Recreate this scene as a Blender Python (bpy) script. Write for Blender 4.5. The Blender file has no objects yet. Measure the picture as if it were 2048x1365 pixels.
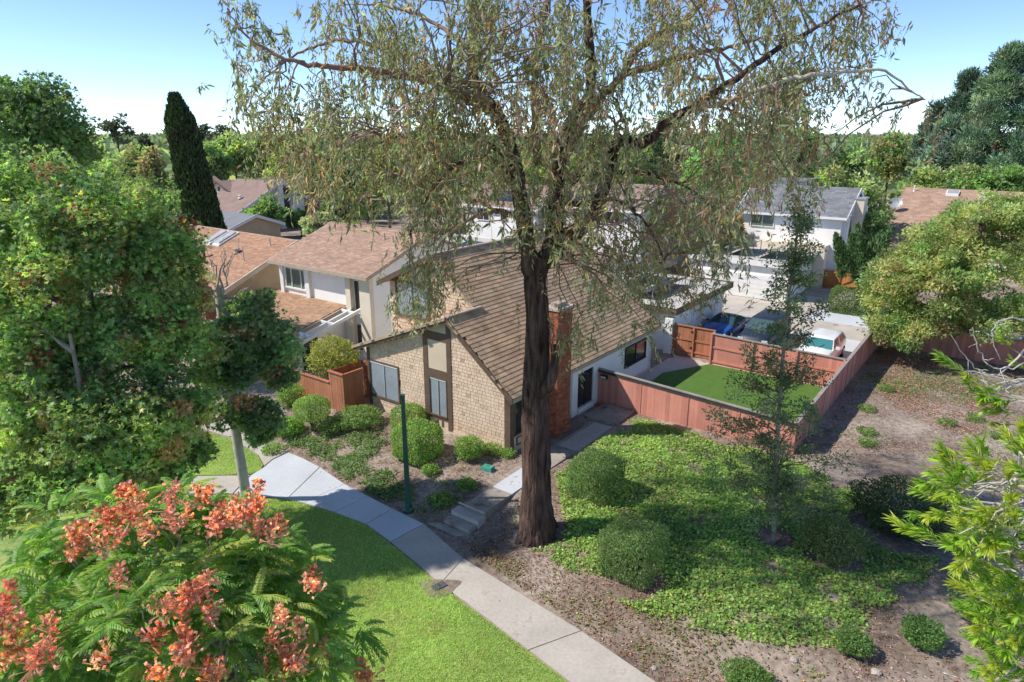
import bpy, math, random
import numpy as np
from math import sin, cos, atan, radians, pi
rng = np.random.default_rng(11)
random.seed(11)
S = bpy.context.scene
COL = S.collection

# ------------------------------------------------------------------ camera
CAM_H, FPX = 13.0, 1365.0                      # 24 mm on a 36 mm sensor, 2048 px wide
TILT = atan(420 / FPX)
cam = bpy.data.cameras.new('camera'); cam.lens = 24; cam.sensor_width = 36
cam.clip_start = .2; cam.clip_end = 4000
co = bpy.data.objects.new('camera', cam); COL.objects.link(co)
co.location = (0, 0, CAM_H); co.rotation_euler = (pi / 2 - TILT, 0, 0)
S.camera = co
# ------------------------------------------------------------------ sky, sun, exposure
SUN_EL = radians(46.5)
LIGHT = np.array([.9998, .02])          # the way shadows run on the ground
wd = bpy.data.worlds.new('World'); S.world = wd; wd.use_nodes = True
nt = wd.node_tree; bg = nt.nodes['Background']
sk = nt.nodes.new('ShaderNodeTexSky'); sk.sky_type = 'NISHITA'; sk.sun_disc = False
sk.sun_elevation = SUN_EL; sk.sun_rotation = math.atan2(-LIGHT[0], -LIGHT[1])
sk.air_density = .5; sk.dust_density = 0; sk.ozone_density = 3.0; sk.altitude = 0
nt.links.new(sk.outputs[0], bg.inputs[0]); bg.inputs[1].default_value = .095
sl = bpy.data.lights.new('sun', 'SUN'); sl.energy = 2.2; sl.angle = radians(.8); sl.color = (1, .94, .85)
so = bpy.data.objects.new('sun', sl); COL.objects.link(so)
from mathutils import Vector
so.rotation_euler = Vector((LIGHT[0] * cos(SUN_EL), LIGHT[1] * cos(SUN_EL), -sin(SUN_EL))).to_track_quat('-Z', 'Y').to_euler()
S.view_settings.view_transform = 'Standard'; S.view_settings.look = 'None'
S.view_settings.exposure = 1.32; S.view_settings.gamma = 1
S.render.engine = 'CYCLES'
S.cycles.max_bounces = 8; S.cycles.diffuse_bounces = 5; S.cycles.transmission_bounces = 4
S.cycles.use_denoising = True

# ------------------------------------------------------------------ frames
_c, _s = cos(TILT), sin(TILT)
def ray(px, py):
    u = (px - 1024) / FPX; v = -(py - 682.5) / FPX
    return np.array([u, _c + v * _s, -_s + v * _c])
def at(px, py, z=0.):                                # pixel -> point at height z
    d = ray(px, py); t = (z - CAM_H) / d[2]
    return np.array([0, 0, CAM_H]) + d * t
def atY(px, py, Y):                                  # pixel -> point at distance Y
    d = ray(px, py); return np.array([0, 0, CAM_H]) + d * (Y / d[1])
O2 = np.array([-6.70, 30.21]); GU = np.array([.8, -.6]); GD = np.array([.6, .8])
def W(u, d, z):                                      # street grid: u along the gable, d away from it
    q = O2 + GU * u + GD * d; return np.array([q[0], q[1], z])
def WA(a):
    a = np.asarray(a, float); out = np.empty_like(a)
    out[:, 0] = O2[0] + GU[0] * a[:, 0] + GD[0] * a[:, 1]
    out[:, 1] = O2[1] + GU[1] * a[:, 0] + GD[1] * a[:, 1]
    out[:, 2] = a[:, 2]; return out
YAW = math.atan2(-.6, .8)

# ------------------------------------------------------------------ materials
def mat(name, col, rough=.8, var=.12, scale=3., col2=None, bump=0., bscale=30., attr=False, metal=0., spec=.3,
        stain=None, coat=0., fine=0., stretch=None, bdist=.03):
    m = bpy.data.materials.new(name); m.use_nodes = True
    n = m.node_tree.nodes; l = m.node_tree.links; b = n['Principled BSDF']
    b.inputs['Roughness'].default_value = rough; b.inputs['Metallic'].default_value = metal
    b.inputs['Specular IOR Level'].default_value = spec
    if coat: b.inputs['Coat Weight'].default_value = coat
    g = n.new('ShaderNodeNewGeometry')
    if stretch:
        mp = n.new('ShaderNodeMapping'); mp.inputs['Scale'].default_value = stretch; l.new(g.outputs['Position'], mp.inputs['Vector']); gv = mp.outputs[0]
    else: gv = g.outputs['Position']
    nz = n.new('ShaderNodeTexNoise'); nz.inputs['Scale'].default_value = scale; nz.inputs['Detail'].default_value = 6
    l.new(gv, nz.inputs['Vector'])
    mr = n.new('ShaderNodeMapRange'); mr.inputs[1].default_value = .3; mr.inputs[2].default_value = .7
    l.new(nz.outputs[0], mr.inputs[0])
    mx = n.new('ShaderNodeMix'); mx.data_type = 'RGBA'
    c1 = [max(0, x * (1 - var)) for x in col]; c2 = col2 or [x * (1 + var) for x in col]
    mx.inputs[6].default_value = (*c1, 1); mx.inputs[7].default_value = (*c2, 1)
    l.new(mr.outputs[0], mx.inputs[0]); out = mx.outputs[2]
    if fine:
        n3 = n.new('ShaderNodeTexNoise'); n3.inputs['Scale'].default_value = scale * 14; n3.inputs['Detail'].default_value = 3
        l.new(gv, n3.inputs['Vector'])
        r3 = n.new('ShaderNodeMapRange'); r3.inputs[1].default_value = .3; r3.inputs[2].default_value = .7
        r3.inputs[3].default_value = 1 - fine; r3.inputs[4].default_value = 1 + fine
        l.new(n3.outputs[0], r3.inputs[0])
        m3 = n.new('ShaderNodeMix'); m3.data_type = 'RGBA'; m3.blend_type = 'MULTIPLY'; m3.inputs[0].default_value = 1
        l.new(out, m3.inputs[6]); l.new(r3.outputs[0], m3.inputs[7]); out = m3.outputs[2]
    if stain:
        sc, scl, th = stain
        n2 = n.new('ShaderNodeTexNoise'); n2.inputs['Scale'].default_value = scl; n2.inputs['Detail'].default_value = 8
        n2.inputs['Roughness'].default_value = .65
        l.new(g.outputs['Position'], n2.inputs['Vector'])
        r2 = n.new('ShaderNodeMapRange'); r2.inputs[1].default_value = th; r2.inputs[2].default_value = th + .14
        l.new(n2.outputs[0], r2.inputs[0])
        m2 = n.new('ShaderNodeMix'); m2.data_type = 'RGBA'; m2.inputs[7].default_value = (*sc, 1)
        l.new(r2.outputs[0], m2.inputs[0]); l.new(out, m2.inputs[6]); out = m2.outputs[2]
    if attr:
        m['tinted'] = 1; a = n.new('ShaderNodeAttribute'); a.attribute_name = 'col'
        m4 = n.new('ShaderNodeMix'); m4.data_type = 'RGBA'; m4.blend_type = 'MULTIPLY'; m4.inputs[0].default_value = 1
        l.new(out, m4.inputs[6]); l.new(a.outputs['Color'], m4.inputs[7]); out = m4.outputs[2]
    l.new(out, b.inputs['Base Color'])
    if bump:
        nb = n.new('ShaderNodeTexNoise'); nb.inputs['Scale'].default_value = bscale; nb.inputs['Detail'].default_value = 4
        l.new(gv, nb.inputs['Vector'])
        bp = n.new('ShaderNodeBump'); bp.inputs['Strength'].default_value = bump; bp.inputs['Distance'].default_value = bdist
        l.new(nb.outputs[0], bp.inputs['Height']); l.new(bp.outputs[0], b.inputs['Normal'])
    return m
def leafmat(name, trans=.5, rough=.5, spec=.35):
    m = bpy.data.materials.new(name); m.use_nodes = True
    n = m.node_tree.nodes; l = m.node_tree.links; b = n['Principled BSDF']; o = n['Material Output']
    a = n.new('ShaderNodeAttribute'); a.attribute_name = 'col'
    l.new(a.outputs['Color'], b.inputs['Base Color'])
    b.inputs['Roughness'].default_value = rough; b.inputs['Specular IOR Level'].default_value = spec
    t = n.new('ShaderNodeBsdfTranslucent')
    mm = n.new('ShaderNodeMix'); mm.data_type = 'RGBA'; mm.blend_type = 'MULTIPLY'; mm.inputs[0].default_value = 1
    mm.inputs[7].default_value = (1.5, 1.6, .7, 1); l.new(a.outputs['Color'], mm.inputs[6]); l.new(mm.outputs[2], t.inputs['Color'])
    x = n.new('ShaderNodeMixShader'); x.inputs[0].default_value = trans
    l.new(b.outputs[0], x.inputs[1]); l.new(t.outputs[0], x.inputs[2]); l.new(x.outputs[0], o.inputs[0])
    return m
def glassmat(name, col, rough=.08, spec=.6):
    return mat(name, col, rough=rough, var=.15, scale=.8, spec=spec)

M = {}
M['leaf'] = leafmat('leaf'); M['needle'] = leafmat('needle', .12, .6, .2); M['petal'] = leafmat('pod skin', .35, .6, .2)
M['grass'] = leafmat('grass blade', .4, .6, .2)
M['litter'] = leafmat('dry litter', .05, .9, .1)
M['soil'] = mat('soil', (.22, .155, .115), .95, .3, .45, col2=(.40, .335, .28), bump=.7, bscale=14, fine=.3, stain=((.13, .085, .06), .9, .55))
M['turf'] = mat('lawn turf', (.27, .38, .09), .95, .25, .35, col2=(.36, .43, .13), bump=.6, bscale=40, fine=.25, stain=((.30, .30, .11), .6, .6))
M['fakegrass'] = mat('artificial turf', (.085, .17, .028), .9, .1, 2, bump=.5, bscale=60, fine=.15)
M['conc_new'] = mat('grey concrete', (.53, .55, .58), .85, .08, .6, bump=.15, bscale=60, fine=.05, stain=((.43, .43, .45), 1.3, .62))
M['conc_old'] = mat('weathered tan concrete', (.47, .425, .37), .9, .12, .8, bump=.25, bscale=50, fine=.08, stain=((.31, .27, .22), 1.6, .58))
M['conc_dark'] = mat('stained concrete', (.33, .29, .245), .9, .2, 1.5, bump=.3, bscale=40, fine=.12, stain=((.14, .115, .09), 2.2, .55))
M['asphalt'] = mat('asphalt', (.10, .10, .11), .9, .1, 2)
M['shingle_wall'] = mat('cedar shake wall', (.64, .49, .37), .9, .08, 2.5, bump=.4, bscale=45, attr=True, fine=.1)
M['stucco_white'] = mat('white stucco', (.83, .81, .77), .9, .04, 1.2, bump=.25, bscale=60, stain=((.73, .70, .65), .8, .62))
M['stucco_cream'] = mat('cream stucco', (.70, .61, .48), .9, .07, 1.2, bump=.25, bscale=60)
M['stucco_tan'] = mat('tan stucco', (.56, .43, .27), .9, .1, 1.2, bump=.25, bscale=60, stain=((.38, .30, .19), .8, .58))
M['panel_beige'] = mat('beige panel', (.60, .49, .37), .85, .05, 2, bump=.1)
M['trim_brown'] = mat('brown trim', (.125, .085, .06), .7, .15, 4, bump=.1)
M['trim_tan'] = mat('tan trim board', (.42, .33, .25), .75, .1, 3)
M['trim_white'] = mat('white trim', (.76, .75, .72), .6, .04, 3)
M['trim_dark'] = mat('dark bronze frame', (.035, .032, .03), .5, .1, 3)
M['roof_main'] = mat('brown shake roof', (.50, .345, .22), .95, .16, 1.2, bump=.5, bscale=35, attr=True, fine=.15, stain=((.34, .265, .12), .5, .56))
M['roof_pink'] = mat('tan asphalt shingle', (.40, .27, .20), .95, .08, .8, bump=.3, bscale=40, attr=True, fine=.1)
M['roof_far'] = mat('faded brown shingle', (.27, .19, .16), .95, .12, 1, bump=.3, bscale=12, fine=.15)
M['roof_grey'] = mat('grey shingle', (.20, .21, .225), .95, .1, 1, bump=.3, bscale=20, attr=True, fine=.12)
M['roof_dark'] = mat('dark underlay', (.07, .045, .03), .95, .2, 2)
M['roof_flat'] = mat('pale flat roof', (.5, .48, .44), .9, .12, .7, stain=((.36, .32, .26), .7, .55))
M['brick'] = mat('red brick', (.36, .12, .065), .9, .2, 4, bump=.4, bscale=50, attr=True)
M['mortar'] = mat('mortar', (.33, .24, .19), .95, .15, 5, bump=.3)
M['fence_red'] = mat('weathered red fence paint', (.58, .245, .185), .85, .12, 1.2, bump=.25, bscale=40, attr=True, stain=((.58, .29, .23), 1.1, .6))
M['fence_brown'] = mat('brown fence stain', (.42, .175, .095), .8, .14, 1.5, bump=.2, attr=True)
M['fence_cap'] = mat('weathered grey cap', (.30, .27, .24), .85, .15, 2)
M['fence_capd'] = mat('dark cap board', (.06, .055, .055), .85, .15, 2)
M['wood_new'] = mat('orange cedar', (.45, .20, .06), .75, .15, 2, attr=True)
M['glass_dark'] = glassmat('dark window glass', (.025, .03, .03))
M['glass_blind'] = mat('screened window', (.27, .31, .35), .35, .1, 1.3, spec=.5, fine=.15)
M['glass_green'] = glassmat('curtained glass', (.12, .17, .14), .1)
M['glass_car'] = glassmat('car glass', (.03, .07, .075), .04, .8)
M['glass_teal'] = glassmat('reflection-toned windscreen', (.05, .19, .20), .06, .8); M['glass_navy'] = glassmat('dark reflection-toned windscreen', (.06, .10, .11), .06, .8)  # teal in the base colour paints in what the windscreens reflect
M['paint_blue'] = mat('blue car paint', (.02, .10, .34), .4, .05, 2, spec=.4, coat=.3)
M['paint_navy'] = mat('dark navy car paint', (.02, .03, .05), .45, .05, 2, spec=.3, coat=.15)
M['paint_black'] = mat('black car paint', (.012, .012, .014), .3, .05, 2, spec=.6, coat=.6)
M['paint_white'] = mat('white car paint', (.78, .78, .77), .3, .03, 2, spec=.5, coat=.6)
M['rubber'] = mat('rubber', (.02, .02, .02), .9, .1, 5)
M['chrome'] = mat('metal', (.55, .55, .56), .3, .05, 3, metal=1)
M['lampglass'] = mat('headlight lens', (.6, .62, .63), .1, .05, 5, spec=.8)
M['solar'] = mat('solar cell', (.02, .03, .06), .2, .2, 3, spec=.7)
M['pole_green'] = mat('green enamel', (.018, .075, .055), .45, .2, 3, spec=.5)
M['box_teal'] = mat('teal plastic', (.06, .30, .23), .6, .12, 6)
M['box_grey'] = mat('grey plastic', (.09, .095, .11), .7, .15, 6)
M['galv'] = mat('galvanised metal', (.42, .43, .44), .5, .15, 3, metal=.3)
M['bark_dark'] = mat('ironbark', (.03, .018, .015), .95, .35, 9, col2=(.16, .098, .08), bump=1., bscale=22, fine=.4, stretch=(1, 1, .14), bdist=.06)
M['bark_red'] = mat('reddish smooth bark', (.24, .125, .085), .9, .3, 3, col2=(.33, .21, .16), bump=.4, bscale=20)
M['bark_grey'] = mat('grey bark', (.27, .24, .20), .95, .25, 4, bump=.6, bscale=25, fine=.2)
M['bark_pale'] = mat('pale bark', (.46, .42, .37), .9, .2, 4, bump=.4, bscale=25)
M['bark_brown'] = mat('brown bark', (.14, .10, .07), .95, .25, 4, bump=.6, bscale=20)
M['rock'] = mat('rock', (.38, .33, .28), .95, .2, 5, bump=.5)

# ------------------------------------------------------------------ objects
WO = {}
def _link(o, parent):
    COL.objects.link(o)
    if parent is not None: o.parent = parent
def wo(o): return WO.get(o.name, np.zeros(3)) if o is not None else np.zeros(3)
def thing(name, label, cat, loc, group=None):
    o = bpy.data.objects.new(name, None); COL.objects.link(o); o.empty_display_size = .3
    o.location = tuple(loc); WO[o.name] = np.array(loc, float)
    o['label'] = label; o['category'] = cat
    if group: o['group'] = group
    return o
def struct(o): o['kind'] = 'structure'; return o
def stuff(o): o['kind'] = 'stuff'; return o
def np_mesh(name, V, F, m, col=None, smooth=False):
    V = np.ascontiguousarray(V, np.float32)
    me = bpy.data.meshes.new(name)
    if isinstance(F, np.ndarray):
        nf, k = F.shape; me.vertices.add(len(V)); me.vertices.foreach_set('co', V.ravel())
        me.loops.add(nf * k); me.loops.foreach_set('vertex_index', np.ascontiguousarray(F, np.int32).ravel())
        me.polygons.add(nf); me.polygons.foreach_set('loop_start', np.arange(0, nf * k, k, dtype=np.int32))
        me.update(calc_edges=True)
    else:
        me.from_pydata([tuple(map(float, v)) for v in V], [], [tuple(int(i) for i in f) for f in F]); me.update()
    if m: me.materials.append(m)
    if col is None and m and m.get('tinted'): col = np.ones(3)
    if col is not None:
        a = me.attributes.new('col', 'FLOAT_COLOR', 'POINT')
        c = np.ones((len(V), 4), np.float32); c[:, :3] = col; a.data.foreach_set('color', c.ravel())
    if smooth: me.shade_smooth()
    else: me.shade_flat()
    return me
def obj(name, V, F, m, parent=None, col=None, smooth=False):
    base = wo(parent)
    me = np_mesh(name, np.asarray(V, float) - base, F, m, col, smooth)
    o = bpy.data.objects.new(name, me); _link(o, parent); WO[o.name] = base
    return o
def piece(name, me, loc, parent, rot=None, scale=None):
    o = bpy.data.objects.new(name, me); _link(o, parent)
    o.location = tuple(np.asarray(loc, float) - wo(parent))
    if rot is not None: o.rotation_euler = rot
    if scale is not None: o.scale = scale
    WO[o.name] = np.asarray(loc, float)
    return o
BF = np.array([[0, 3, 2, 1], [4, 5, 6, 7], [0, 1, 5, 4], [1, 2, 6, 5], [2, 3, 7, 6], [3, 0, 4, 7]])
class MB:                                            # gathers solids into one mesh
    def __init__(s): s.V = []; s.F = []; s.n = 0
    def add(s, V, F):
        V = np.asarray(V, float); s.V.append(V)
        s.F += [tuple(int(i) + s.n for i in f) for f in F]; s.n += len(V); return s
    def box(s, u0, u1, d0, d1, z0, z1):              # on the street grid
        return s.add(WA([(u0, d0, z0), (u1, d0, z0), (u1, d1, z0), (u0, d1, z0), (u0, d0, z1), (u1, d0, z1), (u1, d1, z1), (u0, d1, z1)]), BF)
    def wbox(s, x0, x1, y0, y1, z0, z1):
        return s.add([(x0, y0, z0), (x1, y0, z0), (x1, y1, z0), (x0, y1, z0), (x0, y0, z1), (x1, y0, z1), (x1, y1, z1), (x0, y1, z1)], BF)
    def hexa(s, P8): return s.add(P8, BF)
    def prism(s, poly, off):                         # planar polygon pushed along a vector
        P = np.asarray(poly, float); n = len(P); V = np.vstack([P, P + np.asarray(off, float)])
        F = [tuple(range(n))[::-1], tuple(range(n, 2 * n))] + [(i, (i + 1) % n, n + (i + 1) % n, n + i) for i in range(n)]
        return s.add(V, F)
    def uz(s, pts, d0, d1):                          # (u,z) outline pushed from d0 to d1
        return s.prism([W(u, d0, z) for u, z in pts], W(0, d1, 0) - W(0, d0, 0))
    def dz(s, pts, u0, u1):
        return s.prism([W(u0, d, z) for d, z in pts], W(u1, 0, 0) - W(u0, 0, 0))
    def bar(s, a, b, w, h=None):                     # square bar from a to b
        a = np.asarray(a, float); b = np.asarray(b, float); h = h or w
        t = b - a; t /= np.linalg.norm(t)
        x = np.cross(t, (0, 0, 1)); x = x / np.linalg.norm(x) if np.linalg.norm(x) > 1e-4 else np.array([1., 0, 0])
        y = np.cross(x, t); x = x * w / 2; y = y * h / 2
        return s.add([a - x - y, a + x - y, a + x + y, a - x + y, b - x - y, b + x - y, b + x + y, b - x + y], BF)
    def tube(s, pts, rad, n=8, cap=True):
        V, F = tube_arr(pts, rad, n); s.add(V, F)
        if cap: s.F += [tuple(s.n - len(V) + i for i in range(n))[::-1], tuple(s.n - n + i for i in range(n))]
        return s
    def lathe(s, cen, prof, n=14):
        cen = np.asarray(cen, float); k = len(prof); V = []
        for r, z in prof:
            for i in range(n): V.append(cen + (r * cos(2 * pi * i / n), r * sin(2 * pi * i / n), z))
        F = [(j * n + i, j * n + (i + 1) % n, (j + 1) * n + (i + 1) % n, (j + 1) * n + i) for j in range(k - 1) for i in range(n)]
        return s.add(V, F + [tuple(range(n))[::-1], tuple(range((k - 1) * n, k * n))])
    def make(s, name, m, parent=None, smooth=False, col=None):
        return obj(name, np.vstack(s.V), s.F, m, parent, smooth=smooth, col=col)
def tube_arr(pts, rad, n=6):
    P = np.asarray(pts, float); k = len(P); R = np.broadcast_to(np.asarray(rad, float), (k,))
    T = np.gradient(P, axis=0); T /= np.linalg.norm(T, axis=1)[:, None] + 1e-9
    ref = np.array([.13, .9, .21]) if abs(T[:, 2]).mean() > .7 else np.array([0, 0, 1.])
    X = np.cross(T, ref); X /= np.linalg.norm(X, axis=1)[:, None] + 1e-9
    Y = np.cross(T, X); a = np.arange(n) * 2 * pi / n
    V = (P[:, None] + R[:, None, None] * (np.cos(a)[None, :, None] * X[:, None] + np.sin(a)[None, :, None] * Y[:, None])).reshape(-1, 3)
    i = np.arange(n); j = np.arange(k - 1)[:, None]
    F = np.stack([j * n + i, j * n + (i + 1) % n, (j + 1) * n + (i + 1) % n, (j + 1) * n + i], -1).reshape(-1, 4)
    return V, F
class NB:                                            # numpy batches with one face size
    def __init__(s): s.V = []; s.F = []; s.C = []; s.n = 0
    def add(s, V, F, C=None):
        s.V.append(V); s.F.append(F + s.n); s.n += len(V)
        s.C.append(np.broadcast_to(C if C is not None else np.ones(3), (len(V), 3)))
    def make(s, name, m, parent=None, smooth=False, col=True):
        if len({f.shape[1] for f in s.F}) > 1: s.F = [f if f.shape[1] == 3 else np.vstack([f[:, [0, 1, 2]], f[:, [0, 2, 3]]]) for f in s.F]
        return obj(name, np.vstack(s.V), np.vstack(s.F), m, parent, np.vstack(s.C) if col else None, smooth)
def curve(pts, n):                                   # smooth resample
    P = np.asarray(pts, float); k = len(P)
    if k < 3:
        t = np.linspace(0, 1, n)[:, None]; return P[0] * (1 - t) + P[-1] * t
    T = np.linspace(0, k - 1, n); i = np.clip(T.astype(int), 0, k - 2); f = (T - i)[:, None]
    p0 = P[np.clip(i - 1, 0, k - 1)]; p1 = P[i]; p2 = P[i + 1]; p3 = P[np.clip(i + 2, 0, k - 1)]
    return .5 * (2 * p1 + (p2 - p0) * f + (2 * p0 - 5 * p1 + 4 * p2 - p3) * f ** 2 + (3 * p1 - p0 - 3 * p2 + p3) * f ** 3)

# ---- value noise for scatter densities
_tab = rng.random((64, 64))
def vnoise(x, y):
    xi = np.floor(x).astype(int); yi = np.floor(y).astype(int); fx = x - xi; fy = y - yi
    fx = fx * fx * (3 - 2 * fx); fy = fy * fy * (3 - 2 * fy)
    g = lambda a, b: _tab[a % 64, b % 64]
    return (g(xi, yi) * (1 - fx) + g(xi + 1, yi) * fx) * (1 - fy) + (g(xi, yi + 1) * (1 - fx) + g(xi + 1, yi + 1) * fx) * fy
def fbm(x, y): return (vnoise(x, y) + .5 * vnoise(2.1 * x + 7, 2.1 * y + 3) + .25 * vnoise(4.3 * x + 1, 4.3 * y + 9)) / 1.75
def inside(poly, x, y):
    r = np.zeros(len(x), bool); P = np.asarray(poly); n = len(P)
    for i in range(n):
        x0, y0 = P[i][:2]; x1, y1 = P[(i + 1) % n][:2]
        if y0 == y1: continue
        c = ((y0 > y) != (y1 > y)) & (x < (x1 - x0) * (y - y0) / (y1 - y0) + x0); r ^= c
    return r
def edge_dist(line, x, y):
    best = np.full(x.shape, 1e9); sgn = np.ones(x.shape); L = np.asarray(line)
    for (x0, y0), (x1, y1) in zip(L[:-1, :2], L[1:, :2]):
        dx, dy = x1 - x0, y1 - y0; t = np.clip(((x - x0) * dx + (y - y0) * dy) / (dx * dx + dy * dy), 0, 1)
        d = np.hypot(x - x0 - t * dx, y - y0 - t * dy); cr = dx * (y - y0) - dy * (x - x0)
        k = d < best; best = np.where(k, d, best); sgn = np.where(k, np.where(cr > 0, 1, -1), sgn)
    return best * sgn
WALK_R = np.array([(-40, 44), (-20, 33.), (-14, 29.3), (-11.14, 26.96), (-9.4, 26.23), (-7.77, 24.88), (-6.19, 23.26), (-4.62, 21.99), (-3.1, 20.76),
                   (-1.85, 19.62), (-1., 18.39), (.24, 17.17), (1.47, 15.87), (3.53, 13.62), (12, 4.2), (20, -4.)])
def gz(x, y):                                        # height of the ground
    x = np.asarray(x, float); y = np.asarray(y, float)
    s = edge_dist(WALK_R, x, y); t = np.clip(s / 4.2, 0, 1); t = t * t * (3 - 2 * t)
    return -.03 + .47 * t
def gz1(x, y): return float(gz(np.array([x]), np.array([y]))[0])

# ---- leaves
def T_blade(): return np.array([(0, 0, 0), (.5, .45, .12), (0, 1, 0), (-.5, .45, .12)], float), np.array([(0, 1, 2), (0, 2, 3)])
def T_long(): return np.array([(0, 0, 0), (.5, .35, .06), (.32, .7, -.02), (0, 1, -.12), (-.32, .7, -.02), (-.5, .35, .06)], float), np.array([(0, 1, 2, 5), (5, 2, 3, 4)])
def T_star():
    V = []; F = []
    for k, (a, L) in enumerate(((-1.9, .5), (-.95, .78), (0, .85), (.95, .78), (1.9, .5))):
        c = np.array([0, .3]); dr = np.array([sin(a), cos(a)]); pr = np.array([dr[1], -dr[0]])
        for p in (c - pr * .2, c + pr * .2, c + dr * L * .85): V.append((p[0], p[1], .05 - .12 * abs(p[0])))
        F.append((3 * k, 3 * k + 1, 3 * k + 2))
    return np.array(V, float), np.array(F)
def leaves(pos, axis, nrm, L, Wd, tmpl):
    T, F = tmpl; n = len(pos)
    y = axis / (np.linalg.norm(axis, axis=1)[:, None] + 1e-9)
    z = nrm - (nrm * y).sum(1)[:, None] * y; z /= np.linalg.norm(z, axis=1)[:, None] + 1e-9
    x = np.cross(y, z); L = np.broadcast_to(L, (n,))[:, None, None]; Wd = np.broadcast_to(Wd, (n,))[:, None, None]
    V = pos[:, None] + x[:, None] * (T[None, :, 0:1] * Wd) + y[:, None] * (T[None, :, 1:2] * L) + z[:, None] * (T[None, :, 2:3] * L)
    k = len(T); FF = (np.arange(n)[:, None, None] * k + F[None]).reshape(-1, F.shape[1])
    return V.reshape(-1, 3), FF, k
def rand_dir(n): v = rng.normal(size=(n, 3)); return v / np.linalg.norm(v, axis=1)[:, None]
def colvar(base, n, v=.22, hue=.08):
    base = np.asarray(base, float) * 1.22; base = base * .80 + .20 * (base @ np.array([.25, .65, .10]))[..., None]
    b = np.broadcast_to(np.asarray(base, float), (n, 3)); k = np.exp(rng.normal(0, v, (n, 1)))
    return np.clip(b * k * np.exp(rng.normal(0, hue, (n, 3))), .003, .85)
def clump_leaves(nb, cen, rad, per, L, Wd, cols, tmpl, flat=.75, up=.6, shell=.45, droop=0., v=.2):
    cen = np.asarray(cen, float); K = len(cen); rad = np.broadcast_to(rad, (K,))
    idx = np.repeat(np.arange(K), per); n = len(idx); d = rand_dir(n)
    r = rng.random(n) ** shell
    pos = cen[idx] + d * (rad[idx] * r)[:, None] * np.array([1, 1, flat])
    ax = d * .8 + rng.normal(size=(n, 3)) * .55 + np.array([0, 0, -droop])
    nm = d * .45 + np.array([0, 0, up]) + rng.normal(size=(n, 3)) * .4
    s = np.exp(rng.normal(0, .2, n))
    V, F, k = leaves(pos, ax, nm, L * s, Wd * s, tmpl)
    C = colvar(np.asarray(cols)[idx] if np.ndim(cols) == 2 else cols, n, v)
    nb.add(V, F, np.repeat(C, k, 0)); return pos
def pick(palette, weights, n):
    p = np.asarray(palette, float); w = np.asarray(weights, float); return p[rng.choice(len(p), n, p=w / w.sum())]
def ell_points(c, r, K, inner=.45, cut=-.7):         # clump centres through an ellipsoid, most near its skin
    out = []
    while len(out) < K:
        d = rand_dir(1)[0]
        if d[2] < cut: continue
        out.append(np.asarray(c) + d * np.asarray(r) * (rng.random() ** inner))
    return np.array(out)
def branch_to(nb, a, b, r0, r1, n=5, sag=.0, wob=.1, sides=5, col=None):
    a = np.asarray(a, float); b = np.asarray(b, float); L = np.linalg.norm(b - a)
    t = np.linspace(0, 1, n)[:, None]; P = a * (1 - t) + b * t
    P[:, 2] += sag * L * np.sin(pi * t[:, 0]); P[1:-1] += rng.normal(0, wob * L * .3, (n - 2, 3))
    V, F = tube_arr(P, np.linspace(r0, r1, n), sides); nb.add(V, F, col)
    return P

# ================================================================== GROUND
def axis(a, b, fine, lo, hi, grow=1.35):
    x = list(np.arange(a, b + 1e-6, fine)); st = fine
    while x[-1] < hi: st *= grow; x.append(x[-1] + st)
    st = fine
    while x[0] > lo: st *= grow; x.insert(0, x[0] - st)
    return np.array(x)
gx = axis(-18, 26, .3, -1600, 1600); gy = axis(5, 46, .3, -60, 2600)
GX, GY = np.meshgrid(gx, gy); ZZ = gz(GX.ravel(), GY.ravel()).reshape(GX.shape)
near = (GX > -19) & (GX < 27) & (GY > 4) & (GY < 47)
sd = edge_dist(WALK_R, GX.ravel(), GY.ravel()).reshape(GX.shape)
ZZ += np.where(near & (sd > .6), (fbm(GX * .9, GY * .9) - .5) * .12 * np.clip((sd - .6), 0, 1), 0)
nxx = len(gx); ii = np.arange(len(gy) - 1)[:, None] * nxx + np.arange(nxx - 1)[None]
struct(obj('ground', np.stack([GX.ravel(), GY.ravel(), ZZ.ravel()], 1),
           np.stack([ii, ii + 1, ii + nxx + 1, ii + nxx], -1).reshape(-1, 4), M['soil'], smooth=True))

# ---- front walk: slabs between joint lines (left end, right end)
def poly_slab(name, pts, z1, th, m, parent):
    P = [(p[0], p[1], z1 - th) for p in pts]
    return MB().prism(P, (0, 0, th)).make(name, m, parent)
walk = struct(bpy.data.objects.new('sidewalk', None)); COL.objects.link(walk)
JL = [(-8.30, 22.36), (-7.62, 22.1), (-6.35, 21.46), (-5.05, 20.68), (-4.03, 19.62), (-2.15, 17.45), (.44, 14.70), (3.0, 11.9), (5.6, 9.0), (8.6, 5.6)]
JR = [(-7.75, 24.86), (-6.45, 23.5), (-5.35, 22.58), (-4.3, 21.7), (-3.04, 20.70), (-1.55, 18.72), (1.88, 15.42), (4.6, 12.5), (7.2, 9.5), (10.2, 6.1)]
kinds = ['conc_new'] * 4 + ['conc_old'] * 6
def shrink(P, g=.012):
    P = np.asarray(P, float)[:, :2]; c = P.mean(0); d = P - c
    return c + d * (1 - g / np.maximum(np.linalg.norm(d, axis=1)[:, None], .1) * 1.4)
for i in range(len(JL) - 1):
    L0, L1, R0, R1 = map(np.array, (JL[i], JL[i + 1], JR[i], JR[i + 1]))
    ml = (L0 + L1) / 2; mrr = (R0 + R1) / 2
    pts = [L0, ml, L1, R1, mrr, R0]
    o = poly_slab('concrete_slab', shrink(pts), .02 + rng.normal(0, .002), .12, M[kinds[i]], walk)
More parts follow.
